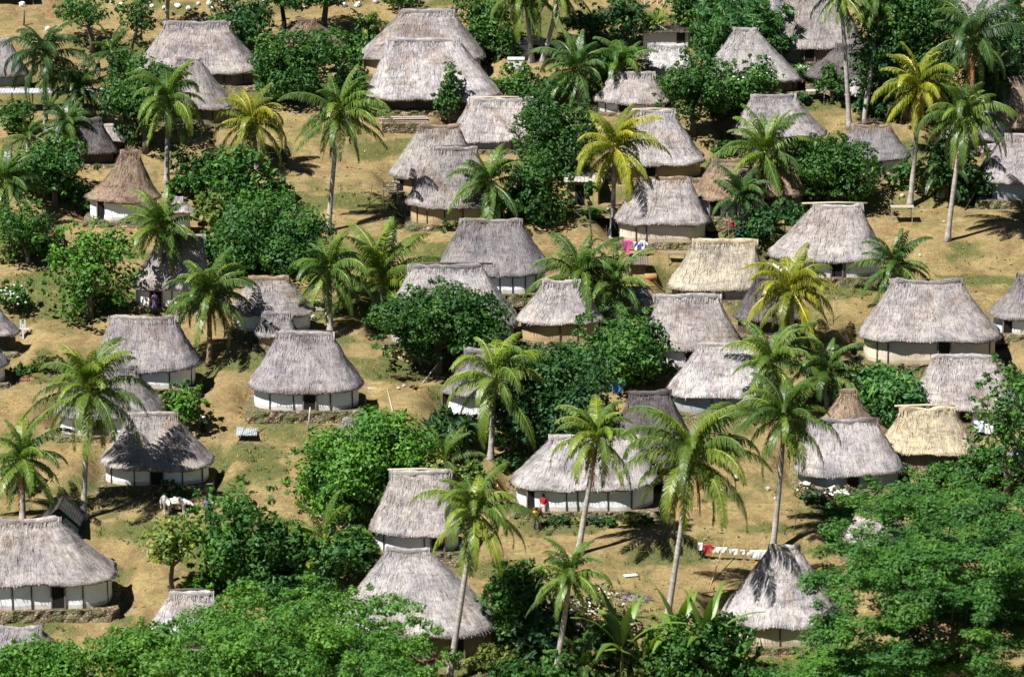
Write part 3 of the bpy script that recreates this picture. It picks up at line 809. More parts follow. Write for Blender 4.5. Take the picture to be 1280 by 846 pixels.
SKIN = (.11, .060, .038)
def person(px, py, label, face=0.0, top=(.2, .25, .4), low=(.08, .09, .14), skirt=False, H=1.68, hair=(.012, .010, .009), bundle=None, stride=.16, arms='down', shawl=None):
    G = at(px, py)
    root = empty('person', G, face, label, 'person', 'people of the village')
    k = H / 1.70
    J, E = [], []
    def j(x, y, z, r, par=None):
        J.append((x * k, y * k, z * k, r * k if np.ndim(r) == 0 else tuple(q * k for q in r)))
        if par is not None: E.append((par, len(J) - 1))
        return len(J) - 1
    bz = .10 if bundle else 0
    pel = j(0, .02, .93, (.145, .105)); bel = j(0, .0, 1.08, (.13, .10), pel); ch = j(0, -bz * .6, 1.28, (.16, .115), bel)
    nb = j(0, -bz, 1.44, .075, ch); nk = j(0, -bz * 1.3, 1.52, .052, nb); hd = j(0, -.02 - bz * 1.7, 1.595, (.078, .09), nk); ht = j(0, -.01 - bz * 1.7, 1.665, .065, hd)
    for s in (-1, 1):
        sh = j(.175 * s, -bz, 1.395, .062, ch)
        if arms == 'down':
            el = j(.225 * s, .03, 1.12, .045, sh); wr = j(.215 * s, -.07, .90, .031, el); ha = j(.21 * s, -.10, .82, .034, wr)
        elif arms == 'hold':
            el = j(.24 * s, -.05, 1.15, .045, sh); wr = j(.16 * s, -.26, 1.24, .031, el); ha = j(.13 * s, -.30, 1.31, .034, wr)
        else:
            el = j(.27 * s, -.02, 1.14, .045, sh); wr = j(.17 * s, -.16, 1.0, .031, el); ha = j(.10 * s, -.20, .98, .034, wr)
        for q in range(4):
            j(J[ha][0] / k + (q - 1.5) * .016 * 1, J[ha][1] / k - .035, J[ha][2] / k - .055 + .006 * abs(q - 1.5), .009, ha)
        j(J[ha][0] / k - s * .035, J[ha][1] / k - .03, J[ha][2] / k - .01, .010, ha)
        hp = j(.085 * s, .02, .86, .092, pel); kn = j(.09 * s, -.03 - s * stride * .3, .49, .060, hp); an = j(.095 * s, .02 - s * stride, .09, .040, kn)
        j(.10 * s, -.14 - s * stride, .035, .036, an)
    body = skin_body('body', J, E, M['skin'], root, SKIN)
    hx, hy, hz = J[hd][:3]
    fb = MB()
    for s in (-1, 1): fb.ball((hx + .030 * s * k, hy - .083 * k, hz + .02 * k), .012 * k, 6, 4)
    fb.build('eye', M['plain'], body, True, (.03, .025, .02))
    nb_ = MB(); nb_.ball((hx, hy - .092 * k, hz - .008 * k), (.014 * k, .02 * k, .022 * k), 6, 5); nb_.build('nose', M['skin'], body, True, SKIN)
    mb_ = MB(); mb_.ball((hx, hy - .078 * k, hz - .042 * k), (.026 * k, .012 * k, .008 * k), 6, 4); mb_.build('mouth', M['plain'], body, True, (.12, .04, .035))
    for s in (-1, 1):
        eb = MB(); eb.ball((hx + .079 * s * k, hy, hz), (.012 * k, .022 * k, .032 * k), 6, 5); eb.build('ear', M['skin'], body, True, SKIN)
    hb = MB(); hb.ball((hx, hy + .022 * k, hz + .045 * k), (.102 * k, .108 * k, .088 * k), 10, 7, noise=.10); hb.build('hair', M['plain'], root, True, hair)
    # clothes follow the body
    cj = [(0, .02 * k, .90 * k, (.172 * k, .135 * k)), (0, 0, 1.08 * k, (.155 * k, .125 * k)), (0, -bz * .6 * k, 1.28 * k, (.180 * k, .14 * k)), (0, -bz * k, 1.41 * k, (.10 * k, .09 * k))]
    ce = [(0, 1), (1, 2), (2, 3)]
    for s in (-1, 1):
        cj.append((.175 * s * k, -bz * k, 1.40 * k, .082 * k)); ce.append((2, len(cj) - 1))
        e = J[[i for i, q in enumerate(J) if abs(q[0] - (.225 if arms == 'down' else .24 if arms == 'hold' else .27) * s * k) < .004][0]]
        cj.append((.175 * s * k * .45 + e[0] * .55, e[1] * .55 - bz * k * .45, 1.40 * k * .45 + e[2] * .55, .062 * k)); ce.append((len(cj) - 2, len(cj) - 1))
    skin_body('shirt', cj, ce, M['cloth'], root, top)
    if skirt:
        sk = MB(); th = np.linspace(0, 2 * math.pi, 20, endpoint=False)
        P = np.array([[(rx * k * math.cos(t) * (1 + .06 * math.sin(5 * t) * q), ry * k * math.sin(t) * (1 + .06 * math.sin(5 * t) * q) + .01, z * k) for t in th]
                      for z, rx, ry, q in ((1.0, .165, .135, 0), (.80, .195, .175, .4), (.55, .215, .20, .8), (.30, .235, .225, 1.2), (.30, .2, .19, 1.2))])
        sk.grid(P, .5, None, wrap=True); sk.build('skirt', M['cloth'], root, True, low)
    else:
        tj = [(0, .02 * k, .93 * k, (.160 * k, .122 * k))]; te = []
        for s in (-1, 1):
            tj += [(.088 * s * k, .02 * k, .84 * k, .108 * k), (.09 * s * k, (-.03 - s * stride * .3) * k, .49 * k, .080 * k), (.095 * s * k, (.02 - s * stride) * k, .13 * k, .066 * k)]
            n = len(tj); te += [(0, n - 3), (n - 3, n - 2), (n - 2, n - 1)]
        skin_body('trousers', tj, te, M['cloth'], root, low)
    if shawl:
        sb = MB(); sb.ball((0, -.01, 1.42 * k), (.215 * k, .15 * k, .10 * k), 12, 6, noise=.08); sb.build('shawl', M['cloth'], root, True, shawl)
    return root, G

def cow(px, py, face, label, L=1.25, col=(.74, .70, .63), head_down=.1):
    G = at(px, py)
    root = empty('cow', G, face, label, 'cow', 'cattle in front of the hut')
    k = L / 1.5
    J, E = [], []
    def j(x, y, z, r, par=None):
        J.append((x * k, y * k, z * k, tuple(q * k for q in r) if np.ndim(r) else r * k))
        if par is not None: E.append((par, len(J) - 1))
        return len(J) - 1
    m = j(0, 0, .98, (.27, .31)); ch = j(0, -.48, .97, (.25, .33), m); rp = j(0, .52, 1.02, (.23, .27), m); tl = j(0, .74, 1.02, .10, rp)
    t2 = j(0, .84, .80, .03, tl); t3 = j(0, .86, .42, .035, t2)
    nk = j(0, -.82, 1.15 - head_down, (.13, .17), ch); hd = j(0, -1.05, 1.24 - head_down * 2, (.115, .13), nk); mz = j(0, -1.34, 1.06 - head_down * 2, .085, hd)
    for s in (-1, 1):
        j(.20 * s, -1.02, 1.27 - head_down * 2, (.035, .06), hd)
        sh = j(.15 * s, -.52, .72, .11, ch); wr = j(.15 * s, -.50, .42, .062, sh); fe = j(.15 * s, -.52, .10, .046, wr); j(.15 * s, -.55, .04, .06, fe)
        hp = j(.15 * s, .50, .78, .14, rp); kn = j(.16 * s, .40, .60, .09, hp); hk = j(.15 * s, .60, .42, .058, kn); ft = j(.15 * s, .55, .10, .044, hk); j(.15 * s, .52, .04, .058, ft)
    body = skin_body('body', J, E, M['hide'], root, col)
    for s in (-1, 1):
        h = MB(); hz = 1.24 - head_down * 2
        h.tube([[.08 * s * k, -1.0 * k, (hz + .1) * k], [.15 * s * k, -1.0 * k, (hz + .2) * k], [.14 * s * k, -1.04 * k, (hz + .29) * k]], [.028 * k, .02 * k, .006 * k], 6)
        h.build('horn', M['plain'], root, True, (.12, .10, .08))
    e = MB()
    for s in (-1, 1): e.ball((.10 * s * k, -1.13 * k, (1.25 - head_down * 2) * k), .022 * k, 6, 4)
    e.build('eye', M['plain'], body, True, (.015, .012, .01))
    n = MB(); n.ball((0, -1.42 * k, (1.03 - head_down * 2) * k), (.07 * k, .03 * k, .05 * k), 8, 5); n.build('muzzle', M['plain'], body, True, (.08, .06, .06))
    return root
# box = eave left x, eave right x, eave y, ridge left x, ridge right x, ridge y, wall foot y, all in the 1280 x 846 photograph
H = []
def hut(label, *box, **k):
    H.append(dict(label=label, box=box, **k))

# far row
hut('big dusty-grey thatched hut with wooden walls behind a smaller plank-walled hut', 166, 325, 93, 206, 282, 28, 108, tone='tan', wall='wood', cap='mid', yaw=-.10, posts=(262, 285, 308), plinth=5)
hut('smaller thatched hut with grey plank wall in front of the big dusty-grey hut', 188, 293, 139, 222, 248, 74, 156, tone='tan', wall='wood', yaw=-.06, posts=(250, 268, 283), plinth=4)
hut('grey hut cut by the edge behind the long tin-roofed shelter', -45, 34, 98, -25, 10, 50, 110, tone='mid', wall='blue', plinth=4)
hut('round steep hut with a brown tied top and white wall among dark bushes', 103, 200, 254, 152, 171, 190, 277, tone='brown', conc=.13, corner=2.2, depth=4.9, wall='white', plinth=7, tuft=1, name='round_hut', round=1, doors=(128,))
hut('tiny white-walled hut with pointed roof beside the steep brown-topped round hut', 205, 243, 269, 219, 226, 248, 290, tone='tan', wall='white', ov=.35, depth=1.9, corner=.5, plinth=4)
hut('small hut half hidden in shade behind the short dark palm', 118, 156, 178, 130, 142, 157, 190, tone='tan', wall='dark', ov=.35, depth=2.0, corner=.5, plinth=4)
hut('shaded dark thatched hut behind the short dark palm and bushes', 82, 146, 194, 103, 124, 150, 206, tone='dark', wall='dark', ov=.4, plinth=4)  # shade of palm and trees is put into the dark thatch tone
hut('grey hut with white wall behind the palm below the brown-topped round hut', 161, 262, 364, 200, 252, 296, 384, tone='grey', wall='white', plinth=7, doors=(195,), posts=(215, 236))
hut('brown-topped hut with thick rounded thatch beside the palm with twin trunks', 285, 393, 397, 313, 356, 347, 416, tone='tan', cap='brown', wall='white', corner=1.6, plinth=6, posts=(345, 365))
hut('low grey thatched annex tucked against the brown-topped rounded hut', 316, 372, 421, 330, 361, 393, 435, tone='mid', wall='tan', ov=.35, depth=2.4, plinth=4)
hut('broad grey hut with clean white wall above the leafy sapling, straight ridge', 110, 248, 465, 139, 216, 397, 487, tone='grey', wall='white', cap='tan', plinth=12, posts=(176, 212, 238), yaw=.0)
hut('long grey roof half hidden behind the tall palm, sagging over two white rooms', 64, 204, 524, 100, 165, 462, 546, tone='mid', wall='white', plinth=6, posts=(105, 134), doors=(122,))
hut('grey hut with white walls and dark doorway behind the two white cows', 121, 265, 588, 162, 216, 519, 608, tone='tan', wall='white', plinth=11, doors=(196,), posts=(138, 168, 228, 252), yaw=.0)
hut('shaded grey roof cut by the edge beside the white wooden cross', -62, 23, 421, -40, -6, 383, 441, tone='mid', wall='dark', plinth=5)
hut('white-walled hut cut by the edge below the white wooden cross', -70, 10, 461, -50, -14, 423, 480, tone='grey', wall='white', plinth=5)
hut('neat grey hut with white walls on a stone platform in the open clearing', 308, 454, 491, 348, 413, 418, 514, tone='grey', wall='white', cap='pale', plinth=14, doors=(387,), posts=(337, 367, 413, 440), pole=(.1, .1))
hut('hut with sunlit greyish wall cut by the edge in front of the dark gabled shed', -58, 143, 732, 0, 68, 652, 763, tone='tan', wall='white', plinth=14, doors=(69,), posts=(12, 36, 100, 130), yaw=.07, cap='tan')
hut('roof top poking above the bushes below the grey hut cut by the edge', -62, 78, 834, -5, 46, 786, 855, tone='mid', wall='white', plinth=6)
hut('small pale-roofed hut with a straight ridge behind the big bright tree', 183, 296, 795, 214, 262, 742, 815, tone='white', wall='white', plinth=5, pole=(.2, .2))
hut('back one of the pair of huge grey roofs', 447, 607, 78, 501, 565, 13, 95, tone='tan', wall='tan', plinth=5, cap='grey', pole=(0, .5), posts=(595,))
hut('front one of the pair of huge grey roofs, columnar tree at its wall', 455, 628, 126, 487, 573, 50, 138, tone='pale', wall='dark', plinth=8, ov=.7, thick=.3, posts=(520, 560, 600))
hut('brown conical roof peeping over the round dark tree in the top row', 342, 432, 62, 374, 392, 25, 76, tone='brown', wall='wood', corner=2, round=1, plinth=4, name='round_hut')
hut('broad grey hut with bluish wall between the columnar tree and the dense dark tree', 560, 702, 179, 588, 670, 124, 188, tone='tan', wall='blue', plinth=5, pole=(.2, .3), poledark=0, posts=(640, 660), cap='pale')
hut('shaggy brown-topped hut behind the smooth grey hut with tan mud wall', 485, 602, 224, 526, 572, 157, 242, tone='tan', cap='brown', wall='tan', plinth=5, doors=(502,), corner=1.8, posts=(516,))
hut('smooth grey hut with tan mud wall, palm fronds shading its roof', 506, 628, 262, 546, 594, 186, 281, tone='tan', wall='tan', plinth=7, posts=(520, 532, 554, 577), corner=1.7, yaw=.05, pole=(.25, 0))
hut('grey hut with wide shaggy roof and white plank wall above a stone footing', 542, 689, 345, 578, 649, 276, 368, tone='mid', cap='mid', wall='white', plinth=14, posts=(626, 642, 658, 671), yaw=-.03)
hut('grey hut with a long projecting ridge pole behind the big dark tree', 480, 650, 412, 513, 601, 333, 432, tone='pale', cap='mid', wall='grey', plinth=6, pole=(.1, .85))
hut('low brownish hut with yellow mud wall under the two crossing palms', 645, 756, 408, 682, 722, 352, 428, tone='tan', wall='tan', plinth=8, posts=(700, 722))
hut('small grey roof between the crossing palms and the hut with a pale ridge', 772, 819, 382, 785, 807, 360, 393, tone='mid', wall='grey', ov=.35, depth=2.2, plinth=4)
hut('hut with shaggy dark-topped thatch and cream wall behind the pink washing', 767, 890, 282, 801, 862, 223, 304, tone='tan', cap='brown', wall='cream', plinth=8, doors=(772,), posts=(795, 808), corner=1.3, thick=.3)
hut('pale-ridged hut with mud wall directly behind the hut with the pink washing', 752, 884, 210, 792, 841, 139, 224, tone='pale', cap='pale', wall='tan', plinth=5, doors=(813,), pole=(.1, .3), poledark=0)
hut('low pale thatch in front of the white tin-roofed shed', 800, 872, 86, 814, 856, 56, 96, tone='white', wall='grey', plinth=3, ov=.4, depth=3)
hut('weathered hut with a white corner wall behind the two bushy palms', 742, 838, 131, 766, 815, 92, 142, tone='tan', wall='white', plinth=3, posts=(757,), doors=(780,))
hut('tall pointed pale hut in the top row with a hole in its ridge thatch', 877, 1006, 106, 920, 946, 36, 116, tone='pale', wall='wood', plinth=4, posts=(968, 992))
hut('big dusty hut with wooden wall behind the two thin leaning palms', 955, 1085, 64, 985, 1052, -8, 79, tone='tan', wall='wood', plinth=4, doors=(1012,), posts=(1003, 1040))
hut('pale roof at the top edge behind the feathery tree', 900, 986, 22, 925, 962, -38, 36, tone='white', wall='wood', plinth=4)
hut('dark steep hut behind the little thatched parasol', 1009, 1122, 102, 1050, 1090, 56, 115, tone='dark', wall='dark', plinth=4, corner=1.8, posts=(1020,), doors=(1030,))
hut('dusty hut partly behind the palm, above the big round dark tree', 914, 1036, 174, 943, 993, 119, 190, tone='grey', wall='wood', plinth=5)
hut('hut with a bristly dark ridge between the two tall white-trunked palms', 1045, 1141, 203, 1067, 1113, 156, 219, tone='mid', cap='brown', wall='white', plinth=5, tuft=1, doors=(1095,), corner=1.6)
hut('grey hut behind the tall palm crowns near the upper edge of the clearing', 1182, 1270, 178, 1214, 1238, 128, 192, tone='cool', wall='wood', plinth=4)
hut('brown-topped steep hut cut by the edge above the hut with the leaning bamboo', 1246, 1340, 161, 1267, 1312, 98, 178, tone='brown', wall='dark', plinth=5, corner=1.7)
hut('hut with bluish-white wall cut by the edge, bamboo leaning at its corner', 1221, 1372, 230, 1263, 1325, 168, 251, tone='grey', wall='blue', plinth=10, corner=1.9, round=1, doors=(1240,))
hut('grey roof at the top edge behind the great dark palm', 1178, 1277, 28, 1205, 1250, -24, 41, tone='grey', wall='wood', plinth=4)
hut('large grey hut with crossed ridge pole and white wall on stones, beside the open yard', 962, 1110, 328, 1020, 1077, 257, 348, tone='tan', cap='pale', wall='white', plinth=11, pole=(.95, .55), poledark=0, doors=(1046,), corner=2.0, posts=(1043, 1056))
hut('straw-pale hut with freshly thatched ridge and grey wall', 835, 959, 364, 871, 944, 301, 376, tone='wheat', cap='straw', wall='grey', plinth=5, posts=(850, 905))
hut('hut with pale ridge and half white wall, shaded by the fresh green round tree', 806, 929, 437, 822, 897, 370, 459, tone='tan', cap='pale', wall='white', plinth=6, doors=(864,))
hut('small dark hut behind the yellow palm heavy with coconuts', 917, 1012, 404, 946, 985, 348, 420, tone='dark', wall='dark', plinth=5, corner=1.6)
hut('hut with shadowed white wall and red flowers at its foot', 836, 986, 499, 876, 947, 431, 518, tone='pale', wall='blue', plinth=6, cap='pale', posts=(890, 905))  # shadow on the white wall is put into its blue-grey colour
hut('widest grey hut, standing above an earth bank', 1077, 1256, 430, 1120, 1202, 351, 456, tone='tan', cap='mid', wall='cream', plinth=9, doors=(1180,), posts=(1097, 1110, 1172, 1238))
hut('hut with short white wall cut by the edge beside the dry yard', 1239, 1346, 401, 1277, 1310, 345, 419, tone='mid', wall='white', plinth=6, corner=1.6, doors=(1262,))
hut('dusty hut directly below the widest hut, its wall hidden by the light leafy tree', 1138, 1280, 515, 1171, 1245, 447, 531, tone='tan', cap='pale', wall='white', plinth=5, doors=(1207,))
hut('hut with new yellow straw thatch', 1100, 1229, 569, 1131, 1191, 511, 584, tone='straw', cap='straw', wall='wood', plinth=5, conc=.08, pole=(.6, .3), poledark=0)
hut('domed grey hut with a dark ridge roll, white flowering bushes along its wall', 994, 1133, 597, 1014, 1095, 526, 613, tone='pale', cap='mid', wall='blue', plinth=5, conc=-.02, doors=(1066,))
hut('dark pointed hut roof rising behind the domed grey hut', 1012, 1112, 545, 1054, 1068, 490, 560, tone='brown', wall='dark', conc=.16, corner=2.0, plinth=4, name='round_hut', round=1)
hut('long rounded hut with a low hedge along its white wall', 638, 826, 614, 692, 797, 548, 640, tone='pale', wall='white', plinth=8, corner=2.2, round=1, thick=.28, doors=(667,), posts=(708, 722, 760, 790))
hut('dark old thatched hut behind the long rounded hut with the hedge', 762, 868, 556, 790, 836, 491, 572, tone='dark', wall='dark', plinth=5, corner=1.8)
hut('low dark lean roof squeezed between the long rounded hut and the drooping palm', 795, 878, 582, 812, 846, 540, 595, tone='dark', wall='dark', ov=.4, plinth=4)
hut('hut with shaggy roof behind the tall palm in the shady grove', 551, 656, 495, 584, 626, 438, 524, tone='mid', wall='white', plinth=8, doors=(560,), conc=.1)
hut('steep grey hut with white panels just behind the round thatch-walled hut', 460, 580, 671, 492, 560, 591, 691, tone='tan', cap='pale', wall='white', plinth=16, doors=(548,), posts=(480, 531, 565), pole=(.4, .1), poledark=0, yaw=-.02)
hut('round-ended hut with thatched walls, thin palm trunk in front', 414, 626, 797, 486, 534, 690, 826, tone='pale', wall='thatch', plinth=6, corner=2.8, round=1, thick=.3, doors=(572,), conc=.0, depth=7.4)
hut('bell-shaped grey hut with cream wall beside the huge spreading tree', 902, 1058, 786, 966, 999, 686, 809, tone='pale', wall='cream', plinth=8, corner=2.4, round=1, posts=(975,), conc=.02, depth=6.4)
hut('grey roof just showing over the clump of bright trees in the middle', 398, 502, 575, 430, 474, 525, 590, tone='grey', wall='grey', plinth=4)
hut('roof glimpsed through the branches of the huge spreading tree', 1050, 1150, 684, 1082, 1108, 629, 700, tone='tan', wall='grey', plinth=4)
hut('grey rounded roof cut by the edge among light leafy branches', 1256, 1352, 586, 1280, 1318, 545, 604, tone='cool', wall='dark', plinth=4, corner=1.7)
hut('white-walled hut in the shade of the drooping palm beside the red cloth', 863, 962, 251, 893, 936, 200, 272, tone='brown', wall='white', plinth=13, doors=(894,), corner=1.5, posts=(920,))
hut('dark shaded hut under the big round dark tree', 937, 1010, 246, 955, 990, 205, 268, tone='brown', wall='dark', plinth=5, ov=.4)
for h in H: plan_hut(h)
for h in H: build_hut(h, h.get('name', 'thatched_hut'))
# ------------------------------------------------------------------ coconut palms: trunk foot x, y, crown x, y, frond length in photograph pixels
P = palm
P(57, 166, 58, 72, 62, 'dark', 'tall dark-green palm in front of the long tin-roofed shelter', dead=0)
P(208, 229, 212, 125, 56, 'green', 'palm with one long brown hanging frond before the smaller plank-walled hut', dead=2)
P(322, 216, 317, 152, 54, 'yellow', 'yellowing palm leaning beside the smaller plank-walled hut', dead=3, nuts=4)
P(410, 289, 426, 142, 62, 'green', 'tall palm with shaggy dark trunk left of the shaggy brown-topped hut', dead=3, nuts=3)
P(88, 205, 86, 158, 42, 'dark', 'short dark palm in front of the shaded dark hut', dead=0)
P(37, 200, 36, 170, 30, 'mid', 'small spiky palm growing out of the bushes below the tin-roofed shelter', dead=0, upright=.5, nf=16)
P(14, 292, 8, 226, 45, 'mid', 'palm cut by the edge above the leafy tree on the slope', dead=1)
P(200, 388, 203, 284, 50, 'green', 'slim palm in front of the hut below the round brown-topped hut', dead=2)
P(262, 452, 263, 370, 62, 'green', 'spreading palm between the broad grey hut and the brown-topped rounded hut', dead=1, trunkcol=(.28, .19, .12))
P(413, 414, 412, 336, 54, 'green', 'palm standing before the white wooden frame', dead=1)
P(478, 402, 477, 350, 76, 'lime', 'big low palm with upright fronds beside the hut with the long projecting ridge pole', dead=0, upright=.55)
P(616, 288, 611, 228, 58, 'mid', 'palm shading the roof of the smooth hut with the tan mud wall', dead=0)
P(765, 300, 768, 186, 60, 'yellow', 'yellow palm with coconuts beside the hut with the pink washing', nuts=8, dead=2, nutcol=(.5, .26, .06))
P(724, 130, 721, 86, 52, 'mid', 'bushy palm in front of the dark thicket, near the white tank', dead=0)
P(776, 130, 779, 88, 54, 'mid', 'bushy palm hiding the weathered hut with a white corner', dead=0)
P(665, 77, 656, -4, 48, 'lime', 'palm with its crown at the top edge, thin dark trunk beside the little tin shed', dead=1)
P(677, 77, 699, -14, 46, 'green', 'leaning palm trunk crossing beside the little tin shed', dead=1)
P(1062, 162, 1047, -6, 46, 'green', 'thin leaning palm left of the little thatched parasol', dead=0, bend=-.3)
P(1078, 156, 1096, 4, 46, 'green', 'thin palm with brown skirt leaning over the little thatched parasol', dead=6, bend=.3)
P(1137, 258, 1146, 110, 58, 'yellow', 'yellowish palm with orange coconuts rising from the open yard', nuts=8, dead=3, nutcol=(.55, .30, .05))
P(1184, 301, 1201, 148, 60, 'green', 'tall palm with smooth white trunk and star-shaped shadow in the open yard', dead=2, nuts=2)
P(1217, 190, 1212, 52, 72, 'dark', 'great dark palm above the tall white-trunked palms', dead=2, nuts=2)
P(1243, 170, 1238, 100, 50, 'dark', 'dark palm beside the steep brown-topped hut at the edge', dead=0)
P(956, 272, 955, 190, 60, 'green', 'leafy palm in front of the dusty hut, beside the big round dark tree', dead=2)
P(932, 286, 926, 246, 48, 'dark', 'low shaded palm drooping over the white-walled hut by the red cloth', dead=0)
P(990, 442, 988, 362, 62, 'yellow', 'bright yellow palm heavy with coconuts in front of the small dark hut', nuts=10, dead=1, nutcol=(.62, .36, .08))
P(1118, 372, 1118, 332, 52, 'mid', 'low full palm in front of the hut with crossed ridge pole', dead=0, upright=.25)
P(725, 415, 723, 345, 66, 'green', 'larger of the two crossing palms over the yellow mud-walled hut', dead=4, nuts=3)
P(769, 402, 768, 356, 52, 'mid', 'smaller of the two crossing palms beside the little tin kitchen', dead=0)
P(613, 573, 618, 474, 76, 'lime', 'tall palm with a curving trunk in the shady grove', dead=2, nuts=3)
P(104, 649, 116, 486, 72, 'lime', 'tall palm before the long sagging roof, pale trunk leaning slightly', dead=2, nuts=2)
P(28, 652, 30, 572, 62, 'green', 'bushy palm at the edge beside the dark gabled shed', dead=2, nuts=2)
P(722, 692, 746, 546, 66, 'lime', 'tall palm in front of the long rounded hut', dead=3, nuts=3)
P(833, 777, 862, 570, 88, 'lime', 'largest drooping palm with a long leaning white trunk in the sunny clearing', dead=5, nuts=4)
P(965, 692, 978, 520, 68, 'green', 'tall palm with drooping fronds beside the domed grey hut', dead=3, nuts=3)
P(960, 522, 962, 452, 62, 'lime', 'palm below the small dark hut, behind the drooping palm', dead=1)
P(1034, 508, 1034, 464, 56, 'mid', 'palm with a rusty dead frond beside the dark pointed hut', dead=3)
P(560, 852, 594, 636, 72, 'lime', 'tall palm with a thin white trunk in front of the round-ended thatch-walled hut', dead=5, nuts=3)
P(690, 866, 712, 716, 54, 'green', 'palm with a cluster of pale coconuts in front of the flowering bush', dead=1, nuts=8, nutcol=(.40, .30, .12))
P(408, 706, 406, 672, 62, 'lime', 'young palm with upright pale fronds among the broad-leaved shrubs', dead=0, upright=.6, nf=16)
P(556, 596, 556, 576, 42, 'lime', 'young trunkless palm behind the steep hut with white panels', dead=0, upright=.6, nf=14)
P(141, 86, 139, 64, 40, 'dark', 'dark fan-like young palm in the top row beside the big dusty-grey hut', dead=0, upright=.75, nf=16)
P(455, 58, 455, 36, 32, 'lime', 'small pale palm between the brown conical roof and the huge grey hut', dead=0, upright=.4, nf=14)
P(728, 856, 727, 834, 50, 'mid', 'low fern-like palm under the big banana leaf', dead=0, upright=.1, nf=16)
P(1176, 242, 1180, 208, 44, 'dark', 'shaded low palm between the two white palm trunks', dead=1)
P(104, 172, 104, 112, 46, 'dark', 'dark palm standing in front of the far end of the tin-roofed shelter', dead=0)
P(1090, 128, 1092, 104, 34, 'yellow', 'small yellow-green palm beside the little thatched parasol', dead=0, upright=.4, nf=12)
P(822, 50, 822, 30, 26, 'lime', 'pale young palm behind the white tin-roofed shed', dead=0, upright=.4, nf=12)

# ------------------------------------------------------------------ trees: foot x, y, crown x, y, crown width, height
T = tree
T(378, 128, 374, 80, 98, 84, 'mid', 'round dense tree hiding the brown conical roof', lobes=34)
T(182, 190, 176, 128, 88, 92, 'dark', 'dark tree behind the palm with the long brown hanging frond', lobes=30)
T(70, 255, 68, 214, 92, 70, 'dark', 'dark thicket tree beside the round brown-topped hut', lobes=28)
T(36, 328, 30, 285, 76, 84, 'mid', 'thin-crowned tree with pale stem at the edge of the slope', lobes=22, dens=.42, leaf=.18)
T(112, 398, 112, 338, 118, 116, 'bright', 'broad-leaved bright tree in front of the hut with the palm before it', lobes=34, leaf=.27, dens=.42, lobe_r=.25, elong=1.4)
T(258, 232, 256, 208, 74, 62, 'dark', 'dark bush-like tree below the smaller plank-walled hut', lobes=20)
T(300, 262, 300, 226, 78, 76, 'mid', 'leafy tree with glossy leaves beside the yellowing palm', lobes=24, leaf=.28, dens=.45)
T(330, 338, 330, 300, 138, 94, 'dark', 'wide dark tree behind the palm before the white wooden frame', lobes=42)
T(262, 282, 268, 262, 42, 40, 'light', 'pale large-leaved sapling left of the wide dark tree', lobes=12, leaf=.36, dens=.4)
T(562, 163, 560, 118, 34, 66, 'dark', 'narrow columnar tree against the huge smooth grey hut', lobes=18, lobe_r=.42, group='broadleaf trees')
T(692, 222, 694, 168, 92, 104, 'dark', 'tall dense dark tree beside the pale-ridged hut with mud wall', lobes=36)
T(668, 276, 668, 234, 86, 94, 'dark', 'dark tree in front of the tall dense one, above the hut with wide shaggy roof', lobes=34)
T(650, 120, 648, 102, 58, 44, 'mid', 'bushy tree below the white tank', lobes=16)
T(866, 168, 864, 112, 84, 84, 'dark', 'dark spreading tree with bare stem beside the pale-ridged hut', lobes=30)
T(935, 142, 934, 104, 76, 66, 'mid', 'round tree in front of the tall pointed pale hut', lobes=24, flowers=(16, (.75, .76, .72), .10))
T(930, 82, 926, 36, 118, 78, 'feather', 'feathery weeping tree beside the tall pointed pale hut', lobes=40, leaf=.20, dens=.5, elong=4.0, up=-.3, lobe_r=.28)
T(985, 78, 984, 52, 54, 56, 'feather', 'feathery weeping sapling before the big dusty hut with the wooden wall', lobes=20, leaf=.20, dens=.5, elong=4.0, up=-.3)
T(1036, 252, 1036, 214, 118, 82, 'dark', 'big round dark tree above the hut with crossed ridge pole', lobes=44)
T(1132, 150, 1132, 62, 116, 150, 'dark', 'dense dark forest tree behind the yellowish palm with orange coconuts', lobes=50, dens=.5)
T(1262, 112, 1262, 60, 70, 96, 'deep', 'deep-green tree behind the brown-topped hut at the edge', lobes=26)
T(1190, 250, 1186, 200, 60, 80, 'deep', 'shaded tree between the tall white-trunked palm and the bamboo-cornered hut', lobes=24)
T(1040, 128, 1040, 104, 40, 40, 'mid', 'small tree behind the left thin leaning palm by the dark steep hut', lobes=12)
T(548, 468, 546, 406, 148, 94, 'dark', 'big dark tree in front of the hut with the long projecting ridge pole', lobes=46, limbs=7)
T(776, 486, 774, 434, 112, 96, 'mid', 'fresh green round tree beside the hut with half white wall', lobes=36, limbs=6)
T(696, 562, 696, 500, 120, 124, 'deep', 'deep shady tree behind the long rounded hut', lobes=44)
T(640, 566, 646, 528, 62, 76, 'deep', 'shady tree beside the tall palm with the curving trunk', lobes=24)
T(470, 648, 478, 574, 122, 100, 'bright', 'larger bright tree in the clump at the middle of the clearing', lobes=44, dens=.6)
T(402, 640, 404, 592, 82, 92, 'bright', 'smaller rounded bright tree in the clump at the middle of the clearing', lobes=32, dens=.6)
T(215, 742, 219, 676, 80, 66, 'light', 'small pale tree with a bare forked trunk near the cows', lobes=26, dens=.42, leaf=.20, grow=.96)
T(300, 742, 296, 668, 104, 136, 'mid', 'open leafy tree with pale stems between the small pale tree and the shrubs', lobes=34, leaf=.24, dens=.40, lobe_r=.26)
T(372, 930, 372, 812, 376, 160, 'lime', 'huge bright green tree crown in front of the round-ended thatch-walled hut', lobes=110, leaf=.15, dens=.72, lobe_r=.17, limbs=9)
T(62, 880, 52, 838, 150, 72, 'bright', 'rounded green tree below the roof top poking above the bushes', lobes=44, leaf=.19)
